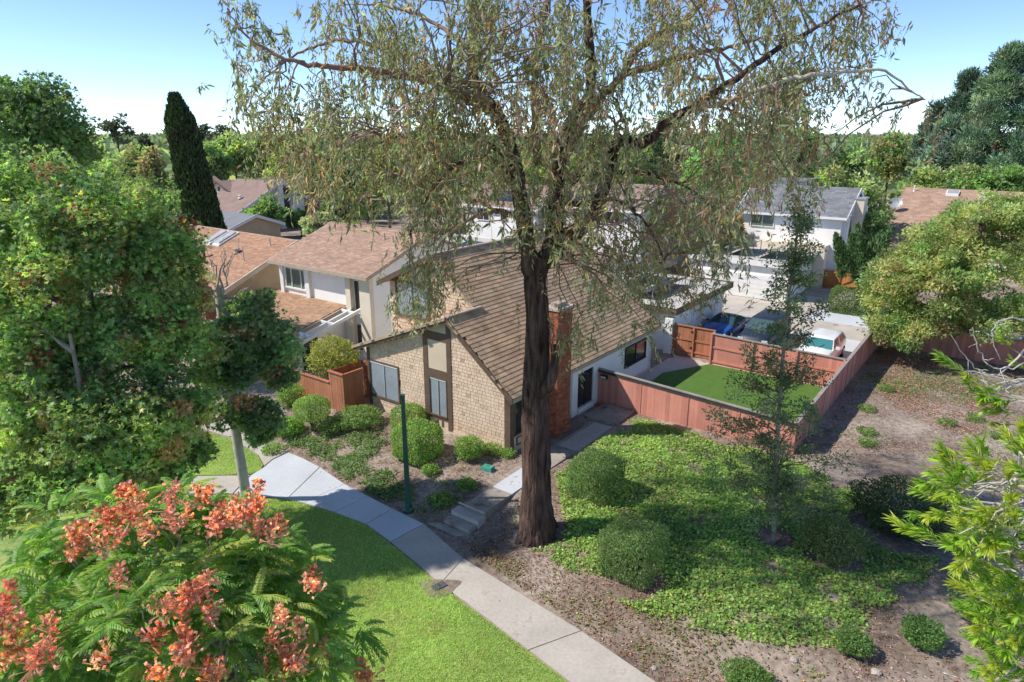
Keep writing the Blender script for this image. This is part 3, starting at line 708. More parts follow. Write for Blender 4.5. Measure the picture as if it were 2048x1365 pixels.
vent(th_, W(-15.9, 4.0, tz(4.0)), .9, .03, 'galv', False); vent(th_, W(-15.6, 5.8, tz(5.8)), .5, .04, 'galv', False); vent(th_, W(-18.2, .9, tz(.9)), .5, .05, 'galv', False)

# ================================================================== HOUSES BEYOND
def gable_house(name, label, u0, u1, d0, d1, z_e, z_r, wallm, roofm, along='u', over=.45, windows=(), group=None, detail=False, chimney=None, barge=None, ridge=None, tab=(.5, .25)):
    t = thing(name, label, 'house', W((u0 + u1) / 2, (d0 + d1) / 2, .44), group)
    if along == 'u':
        r = ridge if ridge is not None else (d0 + d1) / 2
        MB().dz([(d0, .2), (d1, .2), (d1, z_e), (r, z_r - .15), (d0, z_e)], u0, u1).make('wall', M[wallm], t)
        e = z_e - over * (z_r - z_e) / (r - d0) + .05; e2 = z_e - over * (z_r - z_e) / (d1 - r) + .05
        roof_dz(t, d0 - over, e, r, z_r, u0 - over, u1 + over, .16, M[roofm], M[roofm], detail=detail, tab=tab, thk=.015, tints=PT)
        roof_dz(t, d1 + over, e2, r, z_r, u0 - over, u1 + over, .16, M[roofm], M[roofm], detail=False)
        MB().box(u0 - over, u1 + over, d0 - over - .04, d0 - over, e - .2, e).make('fascia', M[barge or 'trim_white'], t)
        for (a, ea) in ((d0 - over, e), (d1 + over, e2)):
            for ux in (u1 + over, u0 - over - .05): MB().dz([(a, ea + .07), (r, z_r + .07), (r, z_r - .28), (a, ea - .28)], ux, ux + .05).make('barge_board', M[barge or 'trim_white'], t)
    else:
        r = (u0 + u1) / 2
        MB().uz([(u0, .2), (u1, .2), (u1, z_e), (r, z_r - .15), (u0, z_e)], d0, d1).make('wall', M[wallm], t)
        sl = (z_r - z_e) / (r - u0)
        for (a, b_) in ((u0 - over, r), (u1 + over, r)):
            ze = z_e - over * sl + .05
            MB().uz([(a, ze), (b_, z_r), (b_, z_r - .16), (a, ze - .16)], d0 - over, d1 + over).make('roof', M[roofm], t)
            MB().uz([(a, ze + .02), (b_, z_r + .02), (b_, z_r - .26), (a, ze - .26)], d0 - over - .05, d0 - over).make('barge_board', M[barge or 'trim_white'], t)
    for wdw in windows:
        window(t, wdw[0], wdw[1], *wdw[2:6], .07, M['trim_white'], M[wdw[6]], mull=wdw[7] if len(wdw) > 7 else ())
    if chimney:
        cu0, cu1, cd0, cd1, cz = chimney
        c_ = MB().box(cu0, cu1, cd0, cd1, .2, cz).make('chimney', M['stucco_cream'], t)
        MB().box(cu0 - .08, cu1 + .08, cd0 - .08, cd1 + .08, cz, cz + .12).make('chimney_cap', M['galv'], c_)
    return t
# grey-roofed white house behind the garages
gh = gable_house('stucco_house', 'white two-storey house with grey shingle roof behind the garage', 3.1, 11.3, 41.2, 48.2, 6.45, 8.35, 'stucco_white', 'roof_grey', detail=True,
                 windows=(('d', 41.2, 3.95, 5.85, 5.05, 6.1, 'glass_green', (4.9,)), ('d', 41.2, 7.4, 9.1, 4.95, 6.1, 'glass_blind', (8.25,))),
                 chimney=(11.75, 12.45, 43.0, 44.3, 7.6))
MB().box(4.0, 7.0, 46, 50, 8.0, 8.75).make('roof_monitor', M['roof_grey'], gh)
MB().box(3.0, 10.6, 39.9, 41.2, .3, 3.95).make('lower_storey', M['stucco_cream'], gh)
MB().box(11.3, 11.7, 41.6, 42.3, 3.6, 6.4).make('side_bay', M['stucco_white'], gh)
# brown roof at right
br = gable_house('brown_roofed_house', 'low house at right under a wide brown shingle roof with a satellite dish', 13.0, 34, 53.0, 74, 3.0, 7.35, 'stucco_cream', 'roof_pink', detail=True, barge='trim_tan', tab=(.5, .24))
for (u, d, w_, h_) in ((16.4, 62.0, .55, .5), (19.3, 61.8, .4, .4)):
    z0 = 3.0 + (d - 53) * (7.35 - 3.0) / 10.5
    o = MB().dz([(d, z0), (d + .8, z0 + .33), (d + .8, z0 + .33 + .25), (d, z0 + .25)], u, u + w_ * 2).make('skylight', M['trim_white'], br)
    MB().dz([(d + .08, z0 + .285), (d + .72, z0 + .55), (d + .72, z0 + .60), (d + .08, z0 + .335)], u + .08, u + w_ * 2 - .08).make('skylight_pane', M['galv'], o)
vent(br, W(13.5, 62.6, 7.0), .5, .06, 'trim_white')
dish = thing('satellite_dish', 'grey satellite dish on the left edge of the brown roof', 'satellite dish', W(12.55, 58.5, 5.3))
dc = W(12.6, 58.3, 6.15); dn = np.array([-.35, -.8, .5]); dn /= np.linalg.norm(dn); d1_ = np.cross(dn, (0, 0, 1)); d1_ /= np.linalg.norm(d1_); d2_ = np.cross(dn, d1_)
V = [dc - dn * .10]; n_ = 20
for r_, k_ in ((.3, -.07), (.6, .04)):
    for i in range(n_): V.append(dc + dn * k_ + (d1_ * cos(2 * pi * i / n_) * r_ + d2_ * sin(2 * pi * i / n_) * r_ * .9))
F = [(0, 1 + i, 1 + (i + 1) % n_) for i in range(n_)] + [(1 + i, 1 + n_ + i, 1 + n_ + (i + 1) % n_, 1 + (i + 1) % n_) for i in range(n_)]
obj('reflector', V, F, M['galv'], dish)
MB().tube([W(12.6, 58.5, 5.2), dc - dn * .12], .04, 6).make('mast', M['galv'], dish)
MB().tube([dc - d2_ * .5, dc + dn * .55], .02, 5).make('feed_arm', M['galv'], dish)
# houses far left
f2 = gable_house('gabled_house', 'far house with a mauve-brown roof and tall white gable front, beyond the tan house', -66, -57, 29, 41.5, 3.1, 6.6, 'stucco_cream', 'roof_far', ridge=35.6,
                 windows=(('u', -57, 35.9, 36.9, 3.0, 4.4, 'glass_dark', ()), ('u', -57, 35.9, 36.9, 4.8, 5.8, 'glass_dark', ()), ('u', -57, 33.0, 34.8, 2.6, 4.3, 'glass_green', ())))
MB().box(-57, -56.3, 35.0, 35.6, .3, 6.3).make('gable_pier', M['stucco_white'], f2); MB().box(-57, -56.6, 37.2, 39.0, 1.6, 4.6).make('gable_bay', M['stucco_white'], f2)
MB().box(-57, -56, 39.1, 41, .3, 3.4).make('brick_wing', M['brick'], f2)
vent(f2, W(-60, 31.5, 4.55), .3, .15, 'trim_white')
p = at(437, 362, 6.4); f1u = np.dot(p[:2] - O2, GU); f1d = np.dot(p[:2] - O2, GD)
f1 = gable_house('gabled_house', 'pale far house with a plain gable end and small louvre, beyond the cypress', f1u - 5, f1u + 5, f1d, f1d + 12, 4.4, 6.4, 'stucco_cream', 'roof_far', along='d', barge='trim_brown',
                 windows=(('d', f1d, f1u - .4, f1u + .4, 4.9, 5.6, 'trim_brown' if False else 'glass_dark', ()),))
p = at(318, 365, 5.5); u_, d_ = np.dot(p[:2] - O2, GU), np.dot(p[:2] - O2, GD)
gable_house('gabled_house', 'cream house mostly hidden between the maple and the cypress', u_ - 5, u_ + 4, d_, d_ + 9, 4.2, 6.0, 'stucco_cream', 'roof_far', along='d')
p = at(440, 440, 3.4); u_, d_ = np.dot(p[:2] - O2, GU), np.dot(p[:2] - O2, GD)
gable_house('gabled_house', 'low grey-roofed house just behind the skylight roof beside the cypress', u_ - 4, u_ + 2.5, d_ - .5, d_ + 6, 2.7, 3.9, 'stucco_tan', 'roof_grey', detail=False)
# row across the court behind the big tree
c1 = gable_house('stucco_house', 'white two-storey house with roof solar panels, left of the big trunk', -23, -14.2, 34, 42, 6.0, 7.8, 'stucco_white', 'roof_far',
                 windows=(('d', 34, -18.5, -17.7, 4.6, 5.3, 'glass_dark', ()), ('d', 34, -21.5, -20, 4.4, 5.5, 'glass_dark', (-20.7,))))
c2 = gable_house('stucco_house', 'white two-storey house with a dark solar array, right of the big trunk', -13.6, -3.5, 34.4, 43, 6.5, 8.3, 'stucco_white', 'roof_far',
                 windows=(('d', 34.4, -10.4, -8.3, 5.1, 6.1, 'glass_dark', (-9.3,)), ('d', 34.4, -6.8, -5.2, 5.1, 6.1, 'glass_dark', (-6.0,))))
def roof_panels(t, u0, n, d0, zf, sl, w_=1.0, l_=1.7):
    for k in range(n):
        u = u0 + k * (w_ + .04); z0 = zf(d0)
        MB().dz([(d0, z0 + .1), (d0 + l_, z0 + .1 + sl * l_), (d0 + l_, z0 + .15 + sl * l_), (d0, z0 + .15)], u, u + w_).make('solar_panel', M['solar'], t)
roof_panels(c1, -20.6, 3, 34.6, lambda d: 6.0 + (d - 34) * .45, .45); roof_panels(c2, -12.8, 5, 34.8, lambda d: 6.5 + (d - 34.4) * .42, .42)
def flat_garage(name, label, u0, u1, d0, d1, z, wallm, roofm, facia, over=.3):
    t = thing(name, label, 'garage', W((u0 + u1) / 2, (d0 + d1) / 2, .44))
    MB().box(u0, u1, d0, d1, .3, z - .05).make('wall', M[wallm], t)
    rf = MB().box(u0 - over, u1 + over, d0 - over, d1 + over, z - .05, z + .12).make('roof', M[roofm], t)
    for nm, q in (('fascia', (u0 - over - .04, u1 + over + .04, d0 - over - .04, d0 - over, z - .2, z + .2)), ('fascia', (u1 + over, u1 + over + .04, d0 - over, d1 + over + .04, z - .2, z + .2)),
                  ('fascia', (u0 - over - .04, u0 - over, d0 - over, d1 + over, z - .2, z + .2)), ('fascia', (u0 - over - .04, u1 + over, d1 + over, d1 + over + .04, z - .2, z + .2))):
        MB().box(*q).make(nm, M[facia], t)
    return t
def tilt_panel(t, u, d, z, w_, l_, tilt=.42):
    h = l_ * sin(tilt); l2 = l_ * cos(tilt)
    o = MB().uz([(u, z + .12), (u + l2, z + .12 + h), (u + l2 - .01, z + .16 + h), (u - .01, z + .16)], d, d + w_).make('solar_panel', M['solar'], t)
    MB().uz([(u + .02, z + .162), (u + l2 - .02, z + .162 + h), (u + l2 - .02, z + .168 + h), (u + .02, z + .168)], d + .03, d + w_ - .03).make('cell_face', M['solar'], o)
    for dd in (d + .1, d + w_ / 2, d + w_ - .12): MB().bar(W(u + l2 * .95, dd, z), W(u + l2 * .95, dd, z + .12 + h * .94), .05).make('leg', M['galv'], o)
    for dd in (d + .1, d + w_ - .12): MB().bar(W(u + .05, dd, z), W(u + .05, dd, z + .13), .05).make('leg', M['galv'], o)
g1 = flat_garage('white_garage', 'white garage with roll-up door and tilted solar panels on its flat roof', 2.0, 9.75, 33.0, 39.8, 3.28, 'stucco_white', 'roof_flat', 'trim_white')
gd = MB().box(2.6, 8.9, 32.93, 33.0, .47, 2.35).make('garage_door', M['trim_white'], g1)
for k in range(5): MB().box(2.62, 8.88, 32.905, 32.93, .5 + k * .37, .5 + k * .37 + .345).make('door_panel', M['trim_white'], gd)
for (u, d) in ((4.4, 34.2), (6.9, 34.2)):
    tilt_panel(g1, u, d, 3.42, 4.2, 1.7)
tilt_panel(g1, 2.5, 34.2, 3.42, 4.2, 1.3)
g2 = flat_garage('white_garage', 'white garage with weathered brown fascia and solar panels, behind the fence gate', .6, 7.72, 16.55, 25.0, 2.98, 'stucco_white', 'roof_flat', 'trim_brown', .42)
tilt_panel(g2, 2.2, 17.4, 3.12, 3.4, 1.5, .3); tilt_panel(g2, 4.6, 17.4, 3.12, 5.2, 1.5, .3); tilt_panel(g2, 2.4, 21.3, 3.12, 3.0, 1.5, .3)
MB().box(5.3, 6.2, 16.5, 16.55, 2.3, 2.7).make('louvre_vent', M['galv'], g2)
MB().box(7.55, 8.02, 16.0, 16.5, .3, 2.55).make('corner_pier', M['stucco_white'], g2)
g3 = flat_garage('flat_garage', 'low pale-roofed garage in front of the two-storey row, left of the trunk', -22, -13.5, 25.5, 31, 2.95, 'stucco_white', 'roof_flat', 'trim_white')
roof_panels(g3, -17.5, 3, 26.2, lambda d: 3.0, .12)
g4 = flat_garage('flat_garage', 'low garage with a pinkish roof and white fascia, right of the trunk', -10.5, -2, 25.5, 31, 2.9, 'stucco_cream', 'roof_far', 'trim_white')
p = at(1818, 325, 6.5); u_, d_ = np.dot(p[:2] - O2, GU), np.dot(p[:2] - O2, GD)
gable_house('gabled_house', 'far house whose roof peeks out among the trees above the brown roof', u_ - 6, u_ + 6, d_, d_ + 9, 4.8, 6.6, 'stucco_cream', 'roof_pink')

# ================================================================== FENCES
def tintc(lo=.82, hi=1.14): return np.ones(3) * rng.uniform(lo, hi)
def fence(name, label, face, pos, a0, a1, zt, zb, m, capm=None, bw=.185, rails=(), rail_side=1, post_every=2.4, group=None, cat='fence', cap_w=.16, posts=True, batten=True):
    """run of upright boards on the grid. face 'd': plane d=pos, runs along u"""
    bx = (lambda b, p0, p1, e0, e1, z0, z1: b.box(p0, p1, pos + e0, pos + e1, z0, z1)) if face == 'd' else (lambda b, p0, p1, e0, e1, z0, z1: b.box(pos + e0, pos + e1, p0, p1, z0, z1))
    mid = (a0 + a1) / 2
    t = thing(name, label, cat, W(mid, pos, zb(mid)) if face == 'd' else W(pos, mid, zb(mid)), group)
    ms = []
    for k in range(5):
        b = MB(); p = -bw * .494
        for (x0, x1, e) in ((p, -p, 0),):
            if face == 'd': b.box(x0, x1, -.014, .014, 0, 1)
            else: b.box(-.014, .014, x0, x1, 0, 1)
        V = np.vstack(b.V) - W(0, 0, 0)
        ms.append(np_mesh('board', V, b.F, m, np.broadcast_to(tintc(), (8, 3))))
    n = max(1, int(round((a1 - a0) / bw)))
    for i in range(n):
        x = a0 + (i + .5) * (a1 - a0) / n; off = rng.uniform(-.006, .006)
        p = W(x, pos + off, zb(x)) if face == 'd' else W(pos + off, x, zb(x))
        piece('board', ms[rng.integers(5)], p, t, scale=(1, 1, zt(x) - zb(x) + rng.uniform(-.01, .005)))
    tn = lambda: np.broadcast_to(tintc(.85, 1.05), (8, 3))
    def slab(nm, p0, p1, e0, e1, f0, f1, mm):
        b = MB(); P = []
        for zz in (f0, f1):
            for (q, e) in ((p0, e0), (p1, e0), (p1, e1), (p0, e1)):
                P.append(W(q, pos + e, zz(q)) if face == 'd' else W(pos + e, q, zz(q)))
        b.hexa(P); return b.make(nm, mm, t, col=tn())
    for r in rails:
        e0, e1 = (.016, .06) if rail_side > 0 else (-.06, -.016)
        slab('rail', a0, a1, e0, e1, lambda q: zb(q) + r * (zt(q) - zb(q)), lambda q: zb(q) + r * (zt(q) - zb(q)) + .10, m)
    if posts:
        k = max(1, int(round((a1 - a0) / post_every)))
        for i in range(k + 1):
            x = a0 + i * (a1 - a0) / k; x0, x1 = x - .05, x + .05
            e0, e1 = (.016, .11) if rail_side > 0 else (-.11, -.016)
            slab('post', x0, x1, e0, e1, lambda q: zb(q) - .05, lambda q: zt(q) + .0, m)
            if batten: slab('batten', x - .03, x + .03, -.035 if rail_side > 0 else .016, -.016 if rail_side > 0 else .035, lambda q: zb(q), lambda q: zt(q) - .12, m)
    if capm: slab('cap_board', a0 - .03, a1 + .03, -cap_w / 2, cap_w / 2, lambda q: zt(q), lambda q: zt(q) + .045, capm)
    return t, slab
zb = lambda q: .40
t1, sl1 = fence('red_fence', 'front run of the red board fence facing the groundcover, dark band under its cap', 'd', 6.85, 8.36, 17.5, lambda q: 2.2 - .045 * (q - 8.3), zb, M['fence_red'], M['fence_cap'], rails=(.2, .6))
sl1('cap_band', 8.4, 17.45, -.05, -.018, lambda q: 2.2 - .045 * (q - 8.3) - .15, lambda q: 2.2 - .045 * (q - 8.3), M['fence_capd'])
t2, _ = fence('red_fence', 'long shaded right run of the red fence with a pale grey cap, beside bare soil', 'u', 17.5, 6.92, 25.2, lambda q: 1.80 + .022 * (q - 6.9), zb, M['fence_red'], M['fence_cap'], rails=(.25, .6), rail_side=-1)
t3, _ = fence('red_fence', 'rear run of the red fence between turf and driveway, rails and posts showing', 'd', 15.72, 10.55, 17.4, lambda q: 2.2 - .02 * (q - 10.5), zb, M['fence_red'], M['fence_cap'], rails=(.10, .56), rail_side=-1, post_every=2.0, batten=False)
t4, _ = fence('wooden_gate', 'brown wooden gate with black latch between white pier and red fence', 'd', 16.25, 8.06, 10.5, lambda q: 2.22, lambda q: .5, M['fence_brown'], M['fence_brown'], rails=(.12, .52), rail_side=-1, post_every=1.22, cat='gate', batten=False)
for z in (.95, 1.9): MB().box(9.14, 9.24, 16.11, 16.13, z, z + .14).make('hinge', M['trim_dark'], t4)
MB().box(10.46, 10.56, 15.72, 16.25, .4, 2.2).make('return_panel', M['fence_red'], t4, col=np.ones((8, 3)))
t5, _ = fence('red_fence', 'red fence behind the broad yellow-green tree at the far edge of the bare soil', 'd', 25.3, 17.6, 36, lambda q: 1.95, zb, M['fence_red'], M['fence_red'], rails=(.3, .7), batten=True)
# rusty courtyard fence left of the gable
z0 = lambda q: .42
fence('courtyard_fence', 'lower rust-brown fence in front of the yellow-leaved courtyard shrub', 'd', -1.24, -4.15, -1.42, lambda q: 1.72, z0, M['fence_brown'], M['fence_brown'], bw=.14, posts=False)
t6, _ = fence('courtyard_fence', 'tall rust-brown fence box standing against the left edge of the shake gable', 'd', -1.24, -1.40, -.40, lambda q: 2.28, z0, M['fence_brown'], M['fence_brown'], bw=.14, posts=False)
bm = [np_mesh('board', np.vstack(MB().box(-.014, .014, -.066, .066, 0, 1).V) - W(0, 0, 0), BF, M['fence_brown'], np.broadcast_to(tintc(), (8, 3))) for _ in range(4)]
for k in range(8): piece('board', bm[k % 4], W(-.395, -1.16 + k * .14, .42), t6, scale=(1, 1, 1.86))
for k in range(14): piece('board', bm[k % 4], W(-1.42, -1.16 + k * .14, .42), t6, scale=(1, 1, 1.86))
for k in range(1): MB().box(-.46, -.36, -1.2, -.06, 2.28, 2.325).make('cap_board', M['fence_brown'], t6, col=np.ones((8, 3)))
MB().box(-1.42, -.1, .85, .9, .4, 2.25).make('back_panel', M['fence_brown'], t6, col=np.ones((8, 3)))
t7, _ = fence('wooden_gate', 'orange cedar double gate beyond the driveway, partly behind the juniper', 'd', 40.55, 9.9, 13.9, lambda q: 2.15 - .25 * abs(sin((q - 9.9) * pi / 2)), lambda q: .46, M['wood_new'], None, bw=.2, rails=(.15, .75), rail_side=-1, post_every=2.0, cat='gate', batten=False)
b = MB(); b.bar(W(12.1, 40.5, .9), W(13.7, 40.5, 1.8), .1, .05); b.make('brace', M['wood_new'], t7, col=np.ones((8, 3)))

# ================================================================== LAMP POST
p = at(817, 1019, .05); lz = gz1(p[0], p[1])
lp = thing('lamp_post', 'plain dark green square lamp post on a round base beside the walk', 'lamp post', (p[0], p[1], lz))
b = MB(); hw = .075; b.add([(p[0] + sx * k, p[1] + sy * k, z) for (k, z) in ((.09, lz), (.062, 4.42)) for sx, sy in ((-1, -1), (1, -1), (1, 1), (-1, 1))], BF); b.make('pole', M['pole_green'], lp)
MB().lathe((p[0], p[1], lz - .05), [(.2, 0), (.2, .14), (.17, .19), (.14, .21), (.13, .36), (.1, .40)], 18).make('base_collar', M['pole_green'], lp)
MB().wbox(p[0] - .072, p[0] + .072, p[1] - .072, p[1] + .072, 4.42, 4.45).make('cap_plate', M['pole_green'], lp)
MB().tube([(p[0], p[1], 4.0), (p[0] - .16, p[1], 4.02), (p[0] - .2, p[1], 3.95)], .022, 6).make('bracket', M['galv'], lp)
for a in range(4): MB().lathe((p[0] + .155 * cos(a * pi / 2 + .8), p[1] + .155 * sin(a * pi / 2 + .8), lz + .14), [(.018, 0), (.018, .03)], 6).make('anchor_bolt', M['galv'], lp)
# mailbox on the fence top and hose reel details
mb = thing('wall_light', 'small black lantern fixed to the fence top beside the glazed door', 'lantern', W(8.75, 6.72, 1.95))
MB().box(8.6, 8.95, 6.62, 6.79, 1.82, 1.98).make('housing', M['trim_dark'], mb); MB().box(8.64, 8.91, 6.60, 6.62, 1.85, 1.95).make('lens', M['lampglass'], mb)

# ================================================================== CARS
def car(name, label, u, d, L, Wd, H, paint, roofm, glassm, suv, hood, cowl):
    """nose towards smaller d; profile given by fractions of the length"""
    t = thing(name, label, 'car', W(u, d, .47)); z0 = .47
    d0, d1 = d - L / 2, d + L / 2
    def sec(q, hw, zz): return [W(u - hw, q, z0 + zz), W(u + hw, q, z0 + zz)]
    # body shell: rows of (d, half width, bottom, shoulder height)
    rows = [(d0, .66, .32, .55), (d0 + .12, .82, .24, hood - .12), (d0 + .5, .93, .22, hood - .03), (d0 + cowl - .1, .97, .22, cowlz(hood)), (d0 + cowl + .9, 1, .22, hood + .10), (d1 - 1.0, 1, .22, hood + .12),
            (d1 - .25, .95, .24, hood + .08), (d1, .82, .34, hood - .15)]
    V = []; n = 12
    for (q, f, zb_, zs) in rows:
        hw = Wd / 2 * f; cr = .06
        for (x, z) in ((-hw * .86, zb_), (-hw, zb_ + .14), (-hw, zs - .22), (-hw * .96, zs - .07), (-hw * .84, zs), (-hw * .3, zs + cr * .7), (hw * .3, zs + cr * .7), (hw * .84, zs), (hw * .96, zs - .07), (hw, zs - .22), (hw, zb_ + .14), (hw * .86, zb_)):
            V.append(W(u + x, q, z0 + z))
    F = [(r * n + i, r * n + (i + 1) % n, (r + 1) * n + (i + 1) % n, (r + 1) * n + i) for r in range(len(rows) - 1) for i in range(n)] + [tuple(range(n))[::-1], tuple(range((len(rows) - 1) * n, len(rows) * n))]
    obj('body', V, F, paint, t, smooth=True)
    # cabin
    zs = hood + .04; c0 = d0 + cowl; fr = c0 + (.75 if suv else 1.0); rr = d1 - (.55 if suv else 1.35); c1 = d1 - (.15 if suv else .45)
    wl, wr = Wd / 2 * .93, Wd / 2 * (.74 if suv else .66)
    bot = [(c0, wl * .95), (c1, wl * .92)]; top = [(fr, wr), (rr, wr * .95)]
    Vb = [W(u - wl, c0, z0 + zs), W(u + wl, c0, z0 + zs), W(u + wl, c1, z0 + zs), W(u - wl, c1, z0 + zs), W(u - wr, fr, z0 + H - .05), W(u + wr, fr, z0 + H - .05), W(u + wr, rr, z0 + H - .05), W(u - wr, rr, z0 + H - .05)]
    cab = obj('cabin', Vb, BF, roofm, t)
    Vr = []
    for k, (s_, zz) in enumerate(((1.0, H - .05), (.9, H - .005), (.6, H + .015))):
        cx = (fr + rr) / 2
        for (sx, q) in ((-1, fr), (1, fr), (1, rr), (-1, rr)): Vr.append(W(u + sx * wr * s_, cx + (q - cx) * s_, z0 + zz))
    obj('roof_panel', Vr, [(i + 4 * k, (i + 1) % 4 + 4 * k, (i + 1) % 4 + 4 * k + 4, i + 4 * k + 4) for k in range(2) for i in range(4)] + [(8, 9, 10, 11)], roofm, t, smooth=True)
    Vb = np.array(Vb)
    def pane(nm, q, m, ins=.1, out_=.012, split=None):
        Q = Vb[list(q)]; c = Q.mean(0); nrm = np.cross(Q[1] - Q[0], Q[3] - Q[0]); nrm /= np.linalg.norm(nrm)
        if np.dot(nrm, c - Vb.mean(0)) < 0: nrm = -nrm
        e = lambda a, b_: Q[0] * (1 - a) * (1 - b_) + Q[1] * a * (1 - b_) + Q[2] * a * b_ + Q[3] * (1 - a) * b_
        for (a0, a1) in (split or [(0, 1)]):
            P = [e(a0 + ins * .5, ins), e(a1 - ins * .5, ins), e(a1 - ins * .5, 1 - ins), e(a0 + ins * .5, 1 - ins)]
            MB().prism([x + nrm * .003 for x in P], nrm * out_).make(nm, m, cab)
    pane('windscreen', (0, 1, 5, 4), glassm, .07); pane('rear_window', (2, 3, 7, 6), M['glass_car'], .1)
    pane('side_window', (1, 2, 6, 5), M['glass_car'], .12, split=[(0, .5), (.5, 1)]); pane('side_window', (3, 0, 4, 7), M['glass_car'], .12, split=[(0, .5), (.5, 1)])
    for sx in (-1, 1):
        for q in (d0 + .85, d1 - .85):
            b = MB(); x0 = u + sx * (Wd / 2 - .2); x1 = u + sx * (Wd / 2 + .01)
            ring = [(cos(a), sin(a)) for a in np.linspace(0, 2 * pi, 17)[:-1]]
            b.prism([W(x0, q + .34 * c_, z0 + .34 + .34 * s_) for c_, s_ in ring], W(x1, 0, 0) - W(x0, 0, 0)); w_ = b.make('wheel', M['rubber'], t)
            b = MB(); b.prism([W(x1, q + .21 * c_, z0 + .34 + .21 * s_) for c_, s_ in ring], (W(sx * .012, 0, 0) - W(0, 0, 0))); b.make('rim', M['chrome'], w_)
        MB().box(u + sx * Wd * .36 - .16, u + sx * Wd * .36 + .16, d0 + .02, d0 + .14, z0 + hood - .3, z0 + hood - .18).make('headlight', M['lampglass'], t)
        MB().box(u + sx * Wd * .40 - .1, u + sx * Wd * .40 + .1, d1 - .1, d1 + .005, z0 + hood - .32, z0 + hood - .15).make('tail_light', M['brick'], t, col=np.ones((8, 3)))
        mx_ = u + sx * (Wd / 2 + .08)
        MB().box(mx_ - .1, mx_ + .1, c0 + .32, c0 + .44, z0 + zs + .02, z0 + zs + .17).make('mirror', roofm, t)
    b = MB(); b.box(u - Wd * .22, u + Wd * .22, d0 - .02, d0 + .06, z0 + .34, z0 + hood - .34); b.make('grille', M['trim_dark'], t)
    for k in (.35, -.35):
        b = MB(); b.bar(W(u + k * .2, c0 - .02, z0 + zs + .03), W(u + k * .9, c0 + .28, z0 + zs + .22), .018); b.make('wiper', M['trim_dark'], t)
    return t
def cowlz(h): return h + .05
car('parked_car', 'low bright blue coupe with black roof parked by the white garage wall', 9.05, 21.9, 4.3, 1.82, 1.24, M['paint_blue'], M['paint_black'], M['glass_car'], False, .78, 1.35)
car('parked_car', 'dark navy pickup-sized car facing the fence, middle of the three', 11.75, 21.5, 5.0, 1.95, 1.72, M['paint_navy'], M['paint_navy'], M['glass_navy'], True, 1.02, 1.15)
car('parked_car', 'white car with teal windscreen in the fence corner of the driveway', 15.35, 20.1, 4.4, 1.85, 1.48, M['paint_white'], M['paint_white'], M['glass_teal'], True, .95, 1.0)

# ================================================================== BIG EUCALYPTUS
GREENS = [(.085, .15, .028), (.065, .125, .022), (.12, .18, .03), (.05, .10, .02)]
TY = 19.7
ebase = at(1075, 1072, .1)
euc = thing('eucalyptus_tree', 'towering ironbark eucalyptus with dark furrowed trunk standing in front of the house', 'tree', (ebase[0], ebase[1], gz1(ebase[0], ebase[1])))
def limb(pts, dys, n=None):                          # pixel way-points at distances TY + dy
    return curve([atY(px, py, TY + dy) for (px, py), dy in zip(pts, dys)], n or len(pts) * 5)
def bark_tube(pts, rad, n, amp, name, m, parent):
    P = np.asarray(pts); k = len(P); V, F = tube_arr(P, rad, n)
    C = np.repeat(P, n, 0); a = np.tile(np.arange(n), k); z = np.repeat(np.arange(k), n)
    f = 1 + amp * (fbm(a * .9 + 3, z * .35) - .5) * 2 + amp * .8 * np.where(a % 2, 1, -1) * vnoise(a * 1.7, z * .5)
    V = C + (V - C) * f[:, None]
    F = [tuple(q) for q in F] + [tuple(range(n))[::-1], tuple(range((k - 1) * n, k * n))]
    return obj(name, V, F, m, parent, smooth=True)
tp_ = curve([atY(1075, 1082, TY), atY(1074, 1050, TY), atY(1073, 1000, TY), atY(1072, 900, TY), atY(1072, 790, TY), atY(1075, 700, TY), atY(1075, 620, TY), atY(1070, 560, TY + .1), atY(1078, 515, TY + .2)], 60)
tr_ = np.interp(np.linspace(0, 8, 60), [0, 1, 2, 3, 4, 5, 6, 7, 8], [.70, .56, .475, .435, .40, .36, .33, .32, .35])
trunk = bark_tube(tp_, tr_, 48, .11, 'trunk', M['bark_dark'], euc)
for a, r_ in ((.3, .5), (1.5, .45), (2.6, .5), (3.7, .45), (4.9, .5), (5.6, .4)):      # root flare
    bx_ = ebase + np.array([cos(a) * .42, sin(a) * .42, .75]); ex_ = ebase + np.array([cos(a) * (.6 + r_ * .4), sin(a) * (.6 + r_ * .4), -.12])
    V, F = tube_arr(curve([bx_, (bx_ + ex_) / 2 + (cos(a) * .05, sin(a) * .05, -.16), ex_], 8), np.linspace(.10, .17, 8), 8); obj('root', V, F, M['bark_dark'], trunk, smooth=True)
